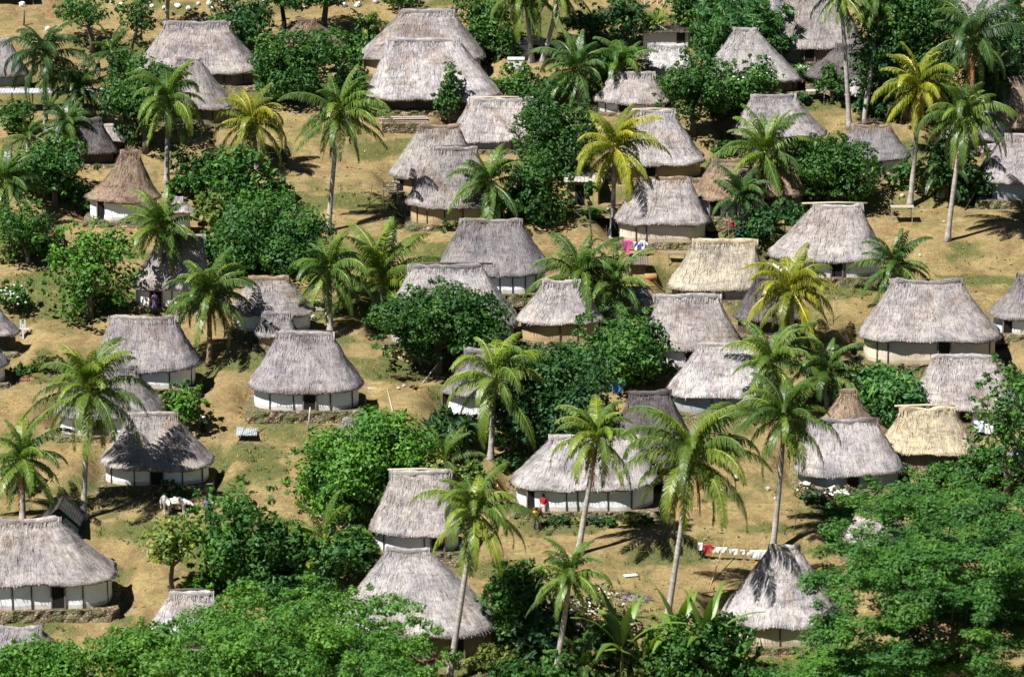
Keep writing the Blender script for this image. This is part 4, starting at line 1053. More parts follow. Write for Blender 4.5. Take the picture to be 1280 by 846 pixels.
T(166, 880, 176, 820, 120, 78, 'bright', 'leafy tree before the small pale-roofed hut with a straight ridge', lobes=36, leaf=.19)
T(1180, 960, 1186, 745, 330, 262, 'mid', 'huge spreading tree in flat layers beside the bell-shaped hut', lobes=112, leaf=.145, dens=.8, lobe_r=.19, flat=.20, up=1.6, limbs=22, trunkcol=(.26, .23, .20))
T(1080, 930, 1082, 836, 270, 80, 'lime', 'low bright spreading tree under the huge layered one', lobes=60, leaf=.15, dens=.8, lobe_r=.2, flat=.25, up=1.5)
T(1258, 620, 1252, 536, 78, 156, 'mid', 'light airy tree before the dusty hut under the widest hut', lobes=32, leaf=.22, dens=.34, lobe_r=.26)
T(1175, 760, 1172, 646, 262, 126, 'mid', 'spreading leafy tree just above the huge layered one', lobes=80, leaf=.145, flat=.22, up=1.6, dens=.8, lobe_r=.19, limbs=12)
T(1106, 530, 1106, 492, 84, 70, 'feather', 'feathery tree beside the dark pointed hut', lobes=28, leaf=.2, elong=2.6)
T(236, 540, 234, 508, 46, 56, 'bright', 'leafy sapling on twin dark stems beside the person in black', lobes=18, leaf=.28, dens=.42)
T(645, 806, 644, 748, 84, 92, 'mid', 'upright green tree beside the round-ended thatch-walled hut', lobes=32, elong=2.2, limbs=8)
T(420, 738, 420, 692, 88, 66, 'mid', 'dark leafy tree around the young palm with upright pale fronds', lobes=28, leaf=.28)
T(346, 726, 352, 690, 76, 74, 'mid', 'broad-leaved tree beside the open leafy tree with pale stems', lobes=24, leaf=.30, dens=.45)
T(302, 68, 300, 30, 76, 76, 'deep', 'dark dense tree behind the big dusty-grey hut', lobes=28)
T(116, 66, 108, 12, 70, 54, 'dark', 'thin tree with a leaning dark trunk in the top row', lobes=18, dens=.38)
T(166, 78, 172, 24, 44, 54, 'dark', 'slender tree beside the dark fan-like young palm', lobes=14, dens=.4)
T(210, 36, 212, -18, 66, 46, 'dark', 'tall tree with a pale trunk over the big dusty-grey hut', lobes=18, trunkcol=(.33, .31, .29))
T(356, 42, 352, -8, 70, 44, 'dark', 'tree with thin black trunk at the top edge before the brown conical roof', lobes=18, trunkcol=(.03, .03, .03))
T(406, 44, 410, -12, 92, 46, 'dark', 'tree with a thick dark-grey trunk at the top edge', lobes=22, trunkcol=(.10, .10, .10))
T(446, 78, 446, 52, 66, 60, 'mid', 'leafy tree between the round dense tree and the huge grey huts', lobes=22)
T(500, 14, 502, -4, 44, 34, 'mid', 'small tree behind the ridge of the huge grey hut', lobes=12)
T(604, 74, 602, 30, 66, 78, 'mid', 'tree behind the pair of tallest roofs, beside the pale frond', lobes=24)
T(624, 76, 632, 56, 44, 44, 'dark', 'dark tree beside the little tin shed', lobes=16)
T(742, 60, 742, 32, 62, 46, 'deep', 'deep-green tree behind the bushy palm near the white tank', lobes=20)
T(784, 56, 784, 24, 56, 60, 'deep', 'pyramid-shaped dark tree behind the second bushy palm', lobes=20)
T(812, 44, 812, 26, 32, 34, 'mid', 'little round tree behind the white tin-roofed shed', lobes=10)
T(862, 46, 864, 8, 62, 62, 'dark', 'dense tree beside the feathery weeping tree at the top edge', lobes=22)
T(1110, 70, 1106, 24, 50, 70, 'mid', 'tree behind the thin palm with brown skirt', lobes=18)
T(1168, 40, 1166, 8, 60, 50, 'deep', 'dark tree at the top edge beside the great dark palm', lobes=18)

S = lambda *a, **k: tree(*a, **dict(dict(cat='shrub', name='shrub', trunk=False, lobes=16), **k))
S(14, 392, 14, 370, 50, 44, 'mid', 'bush covered with white flowers at the edge of the slope', flowers=(60, (.78, .78, .74), .09))
S(28, 470, 26, 462, 30, 18, 'mid', 'low green weed bush beside the white-walled hut cut by the edge', lobes=8)
S(563, 566, 566, 540, 62, 48, 'blue', 'strap-leaved shrub in front of the hut in the shady grove', leaf=.34, elong=4.5, dens=.45)
S(1160, 242, 1160, 228, 40, 34, 'yellow', 'yellow-green shrub at the foot of the yellowish palm with orange coconuts')
S(1052, 246, 1050, 240, 60, 22, 'deep', 'dark undergrowth shrub below the big round dark tree')
S(905, 560, 905, 552, 26, 20, 'mid', 'low bush at the path beside the largest drooping palm')
S(930, 514, 930, 505, 34, 20, 'light', 'pale shrub with red leaves beside the shadowed white wall', flowers=(14, (.42, .03, .03), .13))
S(906, 514, 903, 507, 22, 16, 'yellow', 'pale yellow shrub beside the red-leaved one')
S(1024, 626, 1022, 620, 36, 18, 'deep', 'purple-leaved shrub before the domed grey hut', flowers=(40, (.16, .05, .10), .08))
S(1008, 620, 1006, 613, 28, 20, 'grey', 'white-blossomed bush at the near corner of the domed grey hut', flowers=(80, (.80, .80, .82), .11))
S(1050, 620, 1050, 614, 36, 15, 'grey', 'white-blossomed bush under the doorway of the domed grey hut', flowers=(80, (.78, .76, .82), .11))
S(735, 792, 738, 760, 96, 64, 'grey', 'bush full of small white flowers behind the palm with pale coconuts', flowers=(170, (.66, .62, .52), .09), lobes=26, dens=.35)
S(668, 826, 672, 800, 70, 62, 'blue', 'silvery green shrub left of the thin palm trunk at the bottom', leaf=.3, elong=3, lobes=20)
S(620, 842, 616, 828, 66, 46, 'olive', 'olive bush at the doorway of the round-ended hut', lobes=18)
S(850, 860, 852, 812, 110, 92, 'mid', 'tall dense bush under the banana clump', lobes=34)
S(700, 862, 694, 836, 76, 52, 'dark', 'dark bush behind the low fern-like palm', lobes=18)
S(912, 850, 912, 800, 74, 72, 'mid', 'bush with orange flowers beside the bell-shaped hut', lobes=24, flowers=(10, (.5, .12, .03), .12))
S(960, 866, 960, 842, 80, 30, 'mid', 'low bush in front of the bell-shaped hut', lobes=18)
S(800, 858, 798, 836, 62, 44, 'olive', 'yellowish bush under the big banana leaf', lobes=16)
S(285, 734, 280, 706, 56, 40, 'mid', 'shrub at the foot of the open leafy tree', leaf=.3)
S(450, 700, 446, 676, 40, 36, 'mid', 'shrub against the steep hut with white panels', leaf=.26)
S(590, 606, 592, 592, 30, 34, 'light', 'pale green shrub beside the young trunkless palm', leaf=.3)
S(740, 300, 738, 240, 16, 24, 'dark', 'little bush in front of the tan flat-roofed shed', lobes=7)
S(560, 288, 562, 283, 26, 16, 'dark', 'low weed bush at the stone foot of the smooth hut with tan mud wall', lobes=7)
S(202, 516, 208, 500, 50, 26, 'olive', 'low scrub on the bank under the broad grey hut', lobes=10, dens=.4)
S(215, 622, 212, 612, 40, 24, 'dark', 'dark bush with pink blooms at the doorway behind the cows', lobes=10, flowers=(6, (.6, .25, .3), .12))
S(205, 262, 216, 250, 40, 30, 'mid', 'leafy bush beside the tiny white-walled hut', lobes=10)
S(125, 275, 120, 258, 34, 28, 'dark', 'dark bush at the wall of the round brown-topped hut', lobes=10)
S(500, 612, 512, 600, 40, 30, 'mid', 'bush between the bright clump and the steep hut with white panels', lobes=10)
S(940, 300, 944, 282, 60, 46, 'deep', 'dark shaded bush beside the red cloth', lobes=18)
S(985, 300, 990, 270, 56, 44, 'deep', 'deep shaded bush under the big round dark tree beside the crossed ridge pole', lobes=18)
S(1140, 540, 1138, 520, 30, 34, 'mid', 'bush between the yellow straw hut and the feathery tree', lobes=10)
S(1190, 608, 1180, 590, 100, 40, 'mid', 'leafy bush hiding the wall of the yellow straw hut', lobes=22)
S(1250, 470, 1252, 462, 40, 22, 'mid', 'green bush at the corner of the dusty hut below the widest hut', lobes=10)
S(690, 452, 690, 446, 36, 16, 'mid', 'bush below the yellow mud-walled hut', lobes=8)
S(1010, 106, 1000, 88, 40, 22, 'mid', 'pale flowering bush before the wooden wall at the top', lobes=10, flowers=(30, (.6, .62, .55), .08))
S(330, 250, 336, 235, 44, 40, 'mid', 'bush with pale twigs above the wide dark tree', lobes=12)
for i, (x, w) in enumerate(((690, 18), (708, 20), (726, 16), (744, 20), (764, 22), (786, 22), (806, 20))):
    S(x, 655, x, 649, w, 13, ('blue', 'mid', 'yellow', 'blue', 'mid', 'yellow', 'blue')[i], 'clipped low plant in the hedge row along the long rounded hut', name='hedge_plant', cat='plant', group='hedge plants along the long rounded hut', lobes=7, leaf=.15)

# undergrowth round the huts
for x, y, w, h_, tone, lab in (
    (20, 165, 50, 44, 'dark', 'dark bush below the near end of the tin-roofed shelter'), (46, 240, 60, 44, 'dark', 'dark bush beside the palm cut by the edge'),
    (98, 262, 40, 32, 'mid', 'bush at the left of the round brown-topped hut'), (60, 322, 46, 34, 'mid', 'bush below the thin-crowned tree with pale stem'),
    (150, 100, 44, 40, 'dark', 'dark bush under the dark fan-like young palm'), (196, 108, 40, 30, 'dark', 'bush against the smaller plank-walled hut'),
    (232, 246, 44, 30, 'dark', 'bush right of the tiny white-walled hut'), (282, 232, 40, 30, 'mid', 'bush under the yellowing palm'), (350, 262, 40, 40, 'mid', 'bush at the trunk of the tall palm with shaggy dark trunk'),
    (296, 296, 50, 40, 'dark', 'dark bush at the left foot of the wide dark tree'), (372, 334, 50, 36, 'dark', 'dark bush at the right foot of the wide dark tree'),
    (336, 118, 40, 36, 'dark', 'dark bush left of the round dense tree'), (436, 124, 50, 44, 'dark', 'dark bush right of the round dense tree'), (424, 92, 50, 40, 'mid', 'bush behind the round dense tree'),
    (612, 112, 40, 16, 'dark', 'dark little bush at the corner of the huge smooth hut'), (690, 128, 60, 44, 'dark', 'bush behind the bushy palm near the white tank'), (754, 112, 50, 50, 'deep', 'deep-green bush between the two bushy palms'),
    (740, 272, 20, 12, 'mid', 'low bush by the rubble of pale stones'), (820, 130, 46, 36, 'dark', 'dark bush beside the weathered hut with a white corner'), (900, 150, 50, 40, 'dark', 'dark bush between the dark spreading tree and the round tree'),
    (905, 196, 30, 20, 'mid', 'low bush beside the dusty hut'), (900, 232, 40, 34, 'mid', 'leafy bush over the roof of the white-walled hut by the red cloth'), (1000, 128, 24, 12, 'mid', 'small bush at the thin-legged table'),
    (1096, 150, 60, 40, 'deep', 'dark bush beside the small yellow-green palm'), (1130, 236, 44, 40, 'mid', 'bush beside the small banana plant'), (1215, 256, 60, 50, 'deep', 'dark bush behind the leaning bamboo'),
    (1232, 130, 60, 60, 'deep', 'deep bush under the great dark palm'), (1170, 150, 50, 60, 'dark', 'dark bush beside the yellowish palm with orange coconuts'), (1268, 30, 40, 50, 'deep', 'deep bush at the upper corner by the grey roof'),
    (480, 420, 40, 26, 'dark', 'dark bush at the foot of the big low palm'), (500, 402, 40, 40, 'deep', 'shaded bush behind the big dark tree'), (600, 462, 40, 40, 'mid', 'bush at the right of the big dark tree'),
    (724, 470, 60, 40, 'dark', 'dark bush left of the fresh green round tree'), (816, 480, 50, 40, 'dark', 'dark bush right of the fresh green round tree'), (748, 560, 60, 60, 'deep', 'deep bush behind the tall palm of the long rounded hut'),
    (660, 470, 50, 40, 'dark', 'dark bush left of the deep shady tree'), (590, 556, 40, 44, 'deep', 'deep bush at the trunk of the palm in the shady grove'), (640, 590, 40, 24, 'mid', 'bush at the end of the long rounded hut'),
    (440, 652, 60, 34, 'bright', 'bright bush at the foot of the clump in the middle'), (270, 690, 50, 50, 'mid', 'bush left of the open leafy tree'), (330, 760, 70, 50, 'mid', 'bush in front of the open leafy tree'), (390, 745, 70, 44, 'mid', 'bush in front of the dark leafy tree'),
    (455, 720, 40, 40, 'mid', 'bush beside the round-ended hut roof'), (250, 745, 40, 30, 'bright', 'bush right of the bare forked trunk'), (690, 800, 50, 50, 'mid', 'bush beside the thin palm trunk at the bottom'),
    (760, 830, 60, 60, 'mid', 'bush left of the tallest banana plant'), (830, 850, 50, 56, 'dark', 'dark bush between the banana plants'), (896, 862, 70, 50, 'mid', 'bush in front of the banana clump'), (644, 860, 60, 40, 'dark', 'dark bush below the upright green tree'),
    (1000, 440, 36, 30, 'mid', 'bush at the foot of the bright yellow palm'), (1060, 512, 50, 34, 'mid', 'bush below the palm with a rusty dead frond'), (950, 500, 40, 30, 'mid', 'bush below the palm behind the drooping palm'),
    (1258, 520, 60, 60, 'mid', 'bush beside the light airy tree'), (1230, 600, 60, 44, 'mid', 'bush beside the grey rounded roof at the edge'), (1076, 470, 30, 16, 'olive', 'scrub on the earth bank under the widest hut'),
    (1110, 474, 30, 18, 'mid', 'green scrub on the earth bank beside the feathery tree'), (1064, 652, 70, 22, 'bright', 'bright low bush beside the purple-leaved shrub'), (1030, 846, 70, 40, 'bright', 'bright bush at the wall of the bell-shaped hut'),
    (20, 610, 40, 50, 'deep', 'deep bush at the foot of the bushy palm at the edge'), (100, 470, 40, 22, 'mid', 'weedy bush above the long sagging roof'), (60, 462, 40, 18, 'olive', 'scrub on the grassy bank above the long sagging roof')):
    S(x, y, x + 1, y - h_ * .45, w, h_, tone, lab, leaf=(.18, .24, .20)[int(x) % 3], lobes=12 + int(w / 5))

banana(777, 866, 132, 'tallest banana plant with one broad upright leaf at the bottom', 9)
banana(848, 852, 118, 'banana plant above the dense bush near the bell-shaped hut', 9)
banana(880, 856, 122, 'banana plant nearer the bell-shaped hut with an upright spear leaf', 10)
banana(802, 866, 92, 'short pale banana plant beside the broad upright leaf', 7, (.12, .20, .035))
banana(1158, 236, 26, 'small banana plant by the yellow-green shrub', 7, (.11, .18, .03))
# ------------------------------------------------------------------ ground
def axis(lo, hi, step, far, grow=1.22):
    a = list(np.arange(lo, hi + 1e-6, step))
    d = step
    while a[-1] < far: d *= grow; a.append(a[-1] + d)
    d = step
    while a[0] > -far: d *= grow; a.insert(0, a[0] - d)
    return np.array(a)
gx, gy = axis(-54, 54, .42, 2200), axis(-92, 92, .42, 2300)
X, Y = np.meshgrid(gx, gy)
Z = ground(X.ravel(), Y.ravel()).reshape(X.shape)
gm = MB(); gm.grid(np.stack([X, Y, Z], -1))
gobj = gm.build('ground', M['ground'], None, True)
tag(gobj, 'dry ochre hillside with worn earth and grassy banks', None, None, 'structure')
GREEN = [(160, 665, 40, 12), (300, 565, 60, 14), (330, 590, 30, 14), (60, 465, 60, 26), (130, 470, 26, 14), (700, 655, 90, 10), (830, 700, 50, 6), (300, 455, 60, 16), (230, 470, 40, 16),
         (420, 425, 40, 10), (500, 470, 40, 8), (560, 500, 40, 10), (470, 260, 40, 8), (1120, 470, 60, 12), (1230, 350, 60, 6), (1000, 130, 60, 10), (660, 30, 70, 24), (640, 50, 60, 12), (740, 265, 40, 14),
         (820, 345, 40, 14), (900, 620, 40, 10), (520, 700, 40, 16), (140, 720, 30, 16), (30, 780, 80, 6), (1050, 640, 50, 10), (1060, 360, 60, 6), (250, 240, 30, 10), (660, 850, 300, 20), (60, 350, 50, 20),
         (60, 100, 80, 10), (340, 60, 60, 20), (760, 20, 80, 16), (1000, 840, 200, 20), (330, 680, 100, 40), (110, 395, 60, 12), (940, 300, 70, 20), (700, 540, 80, 40), (120, 260, 60, 16), (430, 505, 40, 6), (960, 660, 40, 6)]
SOIL = [(30, 20, 160, 40), (330, 8, 200, 14), (480, 12, 70, 16), (660, 8, 90, 10), (800, 15, 60, 20), (870, 560, 40, 40), (250, 530, 24, 40), (480, 425, 40, 16), (600, 590, 80, 8), (820, 320, 60, 16), (1240, 290, 60, 10)]
def blobs(lst, x, y):
    o = np.zeros_like(x)
    for px, py, rx, ry in lst:
        p = at(px, py); q = at(px, py - ry) if py - ry > -10 else p + [0, 6, 0]; s = scale_at(p)
        ry_m = max(abs(q[1] - p[1]), .8)
        d = np.hypot((x - p[0]) / (rx / s), (y - p[1]) / ry_m) * (.45 + 1.1 * fbm(x / 1.9 + px, y / 1.3 + py, 3))
        o = np.maximum(o, 1 - sstep(.35, 1.25, d))
    return o
gxy = np.stack([X.ravel(), Y.ravel()], 1)
gr = blobs(GREEN, gxy[:, 0], gxy[:, 1]) * .6 + .29 + (fbm(gxy[:, 0] / 7, gxy[:, 1] / 4.5, 3) - .5) * .55
_t = (gxy[:, 1] + 4.5 * vnoise(gxy[:, 0] / 13.0, gxy[:, 1] / 13.0) + 0.8 * vnoise(gxy[:, 0] / 3.0, gxy[:, 1] / 3.0)) / 8.5; _f = _t - np.floor(_t)      # grass grows on the terrace banks
gr = gr + .42 * sstep(.74, .86, _f) * sstep(.40, .62, fbm(gxy[:, 0] / 5 + 9, gxy[:, 1] / 5, 3))
gr = np.clip(gr + sstep(-95, -130, gxy[:, 1]) * .5, 0, 1)
so = np.clip(blobs(SOIL, gxy[:, 0], gxy[:, 1]) * .42 + sstep(60, 90, gxy[:, 1]) * .15 + .03, 0, 1)
for nm, v in (('green', gr), ('soil', so)):
    a = gobj.data.attributes.new(nm, 'FLOAT', 'POINT'); a.data.foreach_set('value', v.astype(np.float32))

# ------------------------------------------------------------------ grass: tufts over the visible slope
def tufts(name, label, n, hmin, hmax, w, sel, col, seed):
    rng = np.random.default_rng(seed)
    y = rng.uniform(-88, 88, n); x = rng.uniform(-1, 1, n) * (36 + (y + 88) * .075)
    g = np.clip(fbm(x / 7, y / 4.5, 3) - .5, -1, 1) * .55 + .14 + blobs(GREEN, x, y) * .55
    patch = fbm(x / 1.7, y / 1.3, 2)
    keep = sel(g, patch, rng.random(n))
    for (px, py, hx, hy, yaw, pz) in PADS:
        keep &= ~((np.abs(x - px) < hx + .2) & (np.abs(y - py) < hy + .2))
    x, y = x[keep], y[keep]; z = ground(x, y); n = len(x)
    mb = MB()
    for k in range(6):
        a = rng.random(n) * 6.28; h = rng.uniform(hmin, hmax, n); lean = rng.uniform(.1, .7, n) * h
        ox, oy = rng.normal(size=(2, n)) * .09
        b = np.stack([x + ox, y + oy, z - .02], 1); sd = np.stack([-np.sin(a), np.cos(a), 0 * a], 1) * w
        tip = b + np.stack([np.cos(a) * lean, np.sin(a) * lean, h], 1)
        mb.add(np.stack([b - sd, b + sd, tip], 1).reshape(-1, 3), np.arange(n * 3).reshape(-1, 3), np.repeat(rng.random(n) * .9, 3))
    o = mb.build(name, M['deadleaf'] if 'dry' in label else M['leaf'], None, False, col)
    tag(o, label, 'grass', None, 'stuff')
tufts('dry_grass', 'short dry straw-coloured grass over the slope', 26000, .05, .20, .03, lambda g, p, r: (p > .47) & (r < .8), (.40, .27, .105), 3)
tufts('green_grass', 'green weeds and grass along the banks', 30000, .08, .32, .045, lambda g, p, r: (g > .27) & (p > .40) & (r < .9), (.090, .125, .034), 4)

rng = np.random.default_rng(21); n = 9000
y = rng.uniform(-88, 88, n); x = rng.uniform(-1, 1, n) * (36 + (y + 88) * .075); k_ = fbm(x / 4, y / 4, 3) > .47; x, y = x[k_], y[k_]; n = len(x)
for (px, py, hx, hy, yaw, pz) in PADS:
    k_ = ~((np.abs(x - px) < hx + .2) & (np.abs(y - py) < hy + .2)); x, y = x[k_], y[k_]
n = len(x); b = np.stack([x, y, ground(x, y) + .02], 1); a = rng.random(n) * 6.28; sz = rng.uniform(.05, .16, n)[:, None]
u = np.stack([np.cos(a), np.sin(a), rng.random(n) * .5], 1) * sz * 1.6; q = np.stack([-np.sin(a), np.cos(a), rng.random(n) * .6], 1) * sz * .6
m = MB(); m.add(np.stack([b - u, b - q, b + u + [0, 0, .02], b + q + [0, 0, .03]], 1).reshape(-1, 3), np.arange(n * 4).reshape(-1, 4), np.repeat(rng.random(n), 4))
tag(m.build('fallen_leaves', M['deadleaf'], None, False, (.15, .11, .065)), 'dry fallen leaves and litter scattered over the trodden earth', 'leaf litter', None, 'stuff')

# ------------------------------------------------------------------ small things
def local(root_label, cat, px, py, name, rz=0.0, group=None):
    p = at(px, py)
    return empty(name, p, rz, root_label, cat, group), scale_at(p), p
def gz(p, dx, dy=0.0):
    return float(ground(p[0] + dx, p[1] + dy)) - p[2]

def frame_rack(label, cat, px, py, name, L, Dp, Hh, top='poles', col=(.34, .29, .23), posts=2, group=None, rz=0.0, t=.07):
    r, s, p = local(label, cat, px, py, name, rz, group)
    for i in range(posts):
        for j_ in (0, 1):
            x = -L / 2 + L * i / max(posts - 1, 1); y = j_ * Dp
            c, q = math.cos(rz), math.sin(rz)
            b = MB(); b.bar((x, y, gz(p, x * c - y * q, x * q + y * c) - .15), (x + .02, y, Hh), t, w2=t * .85)
            b.build('post', M['wood'], r, False, col)
    if top == 'boards':
        for k in range(4):
            b = MB(); b.box((0, (k + .5) * Dp / 4, Hh + .03 + .004 * (k % 2)), (L + .3, Dp / 4 - .02, .05)); b.build('board', M['wood'], r, False, tuple(c * (1 + .1 * (k % 3)) for c in col))
    elif top == 'tin':
        b = MB(); n = int(L / .12); xs = np.linspace(-L / 2 - .3, L / 2 + .3, n)
        P_ = np.stack([np.stack([xs, np.full(n, yy), Hh + .08 + zz + .02 * np.cos(np.arange(n) * math.pi)], 1) for yy, zz in ((-.35, -.05), (Dp * .5, .05), (Dp + .35, .12))])
        b.grid(P_); b.grid(P_ - [0, 0, .015]); b.build('tin_roof', M['tin'], r, False, (.42, .45, .52))
    else:
        for k in range(top if isinstance(top, int) else 3):
            n = (top if isinstance(top, int) else 3)
            z = Hh - (Hh * .42) * k / max(n - 1, 1)
            b = MB(); b.bar((-L / 2 - .2, 0, z), (L / 2 + .2, .02, z + .03), t * .85); b.build('rail', M['wood'], r, False, col)
            b = MB(); b.bar((-L / 2 - .1, Dp, z), (L / 2 + .15, Dp, z - .02), t * .85); b.build('rail', M['wood'], r, False, col)
    return r
frame_rack('long open shelter with a narrow bluish tin roof on thin posts', 'shelter', 66, 140, 'open_shelter', 10.0, .5, 1.6, 'tin', (.38, .27, .10), posts=7)
frame_rack('pale wooden drying frame in the yard before the shaggy brown-topped hut', 'frame', 488, 252, 'drying_rack', 1.1, .8, 1.45, 3, (.55, .48, .38))
frame_rack('weathered bench table on thin posts in the open yard', 'table', 1128, 281, 'wooden_table', 1.5, 1.0, 1.3, 'boards', (.36, .31, .24))
frame_rack('white wooden frame standing behind the palm in the middle', 'frame', 399, 404, 'drying_rack', 1.0, .7, 1.75, 2, (.72, .70, .66))
frame_rack('thin-legged table beside the dark steep hut', 'table', 1020, 130, 'wooden_table', 1.3, .8, 1.0, 'boards', (.42, .40, .37))
frame_rack('low slab table with dark top before the straw-pale hut', 'table', 846, 332, 'wooden_table', 1.2, .7, .85, 'boards', (.20, .17, .13))
frame_rack('small pole frame by the yellow brushwood below the shaded hut', 'frame', 866, 300, 'drying_rack', 1.0, .6, 1.0, 2, (.30, .24, .15))

# stacked timber and its stone footing before the huge smooth hut
r, s, p = local('stack of grey poles and planks in front of the huge smooth hut', 'timber stack', 506, 156, 'timber_stack')
for k in range(10):
    b = MB(); z = .12 + .16 * (k // 3); y = .14 * (k % 3) + .04 * (k % 2)
    b.bar((-2.0 + .2 * random.random(), y, z), (2.0 - .25 * random.random(), y + .05, z + .05 * random.random()), .15, sides=7)
    b.build('pole', M['wood'], r, False, (.40 + .1 * random.random(), .36, .31))
r, s, p = local('low mossy stone wall below the timber stack', 'wall', 510, 167, 'stone_wall')
n = 60; xs = np.linspace(-2.1, 2.1, n)
rows = [np.stack([xs, -.1 + .1 * vnoise(xs * 3, np.full(n, z * 4)) + 0 * xs, np.array([gz(p, x) for x in xs]) * (1 - t_) + z], 1) for t_, z in ((0, -.2), (.3, .2), (.6, .5), (1, .8))]
rows.append(rows[-1] + [0, .55, .02]); rows.append(rows[0] + [0, .6, 0])
b = MB(); b.grid(np.array(rows)); b.build('stone_face', M['stone'], r)

# flat-roofed sheds: walls, a tin roof with an overhang, a door
def shed(label, px, py, W, D, Hh, wall, roofc, name='tin_shed', dark_door_panel=None, gable=0.0, roofm='tin', rz=0.0, wm='wall'):
    r, s, p = local(label, 'shed', px, py, name, rz, 'sheds and outhouses')
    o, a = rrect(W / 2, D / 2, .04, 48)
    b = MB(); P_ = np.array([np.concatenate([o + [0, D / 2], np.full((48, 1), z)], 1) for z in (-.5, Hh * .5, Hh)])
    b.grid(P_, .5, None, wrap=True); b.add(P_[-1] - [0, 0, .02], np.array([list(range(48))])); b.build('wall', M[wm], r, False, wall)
    if gable:
        for yy in (.02, D - .02):
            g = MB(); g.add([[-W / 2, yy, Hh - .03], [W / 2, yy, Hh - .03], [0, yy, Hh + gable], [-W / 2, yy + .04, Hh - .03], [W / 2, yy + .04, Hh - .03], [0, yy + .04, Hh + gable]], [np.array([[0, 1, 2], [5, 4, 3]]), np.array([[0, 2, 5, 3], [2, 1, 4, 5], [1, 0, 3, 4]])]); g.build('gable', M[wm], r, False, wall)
        for sx in (-1, 1):
            q = MB(); ang = math.atan2(gable, W / 2); ln = math.hypot(W / 2, gable) + .3
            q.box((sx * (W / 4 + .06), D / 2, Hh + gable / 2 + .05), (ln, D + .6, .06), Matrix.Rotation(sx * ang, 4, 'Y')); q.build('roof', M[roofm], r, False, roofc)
    else:
        q = MB(); n = 40; xs = np.linspace(-W / 2 - .25, W / 2 + .25, n)
        P_ = np.stack([np.stack([xs, np.full(n, yy), Hh + .07 + zz + .025 * np.cos(np.arange(n) * 1.57)], 1) for yy, zz in ((-.35, -.08), (D * .5, .05), (D + .3, .16))])
        q.grid(P_); q.grid(P_ - [0, 0, .03]); q.build('roof', M[roofm], r, False, roofc)
    if dark_door_panel is not None:
        d = MB(); d.box((dark_door_panel, -.02, min(Hh, 1.6) / 2), (.7, .06, min(Hh, 1.6) - .05)); d.build('door', M['wood'], r, False, (.03, .028, .025))
    return r
shed('small tan shed with a flat grey roof beside the yellow palm with coconuts', 729, 256, 2.5, 2.0, 1.9, (.52, .39, .20), (.42, .39, .36), dark_door_panel=-.3)
shed('whitewashed shed with a black tin roof behind the low pale thatch', 833, 62, 3.9, 2.6, 1.5, (.62, .60, .57), (.05, .045, .045), dark_door_panel=1.2)
shed('little white shed with a dark roof behind two palm trunks', 664, 74, 1.8, 1.6, 1.25, (.62, .66, .72), (.06, .07, .09), dark_door_panel=.4)
shed('dark gabled shed standing in shade behind the grey hut cut by the edge', 75, 676, 2.5, 2.6, 1.2, (.03, .045, .045), (.03, .045, .045), gable=1.15, wm='reed', dark_door_panel=.3)
shed('little dark tin kitchen with a crooked roof below the pink washing', 797, 343, 1.2, 1.0, .85, (.20, .17, .12), (.16, .13, .11), wm='reed')
shed('low coop with a pale tin lid on the grass beside the neat grey hut', 308, 549, 1.0, .7, .40, (.10, .09, .08), (.34, .39, .41), name='animal_coop', wm='reed')

r, s, p = local('square white tank standing on bare earth behind the huge smooth hut', 'tank', 645, 89, 'water_tank')
b = MB(); o, a = rrect(.66, .55, .05, 40); P_ = np.array([np.concatenate([o + [0, .5], np.full((40, 1), z)], 1) for z in (-.3, .45, .92)]); b.grid(P_, .5, None, wrap=True)
b.add(P_[-1], np.array([list(range(40))])); b.build('tank_wall', M['wall'], r, False, (.72, .72, .68))
b = MB(); b.box((0, .5, .96), (1.42, 1.2, .07)); b.build('lid', M['plain'], r, False, (.60, .60, .57))

# parasol of thatch with a table under it
r, s, p = local('little thatched parasol with a pointed straw roof over a table', 'parasol', 1072, 135, 'thatched_parasol')
th = np.linspace(0, 2 * math.pi, 48, endpoint=False)
ring = lambda rad, z: np.stack([np.cos(th) * rad * (1 + .05 * np.sin(7 * th)), np.sin(th) * rad + .8, z + .04 * np.sin(9 * th)], 1)
b = MB(); P_ = np.array([ring(1.15, 1.15), ring(1.28, .98), ring(1.0, 1.35), ring(.55, 1.85), ring(.06, 2.35)])
uv = np.stack(np.broadcast_arrays((th * 1.2)[None, :], np.linspace(0, 1.5, 5)[:, None]), -1)
b.grid(P_, .5, uv, wrap=True); b.build('thatch_roof', M['thatch'], r, True, TONE['pale'])
for x, y in ((-.8, .4), (.8, .4), (-.8, 1.2), (.8, 1.2)):
    b = MB(); b.bar((x, y, -.3), (x, y, 1.2), .08); b.build('post', M['wood'], r, False, (.28, .2, .12))
frame_rack('small blue-topped table under the thatched parasol', 'table', 1076, 134, 'small_table', .9, .5, .42, 'boards', (.25, .34, .55))

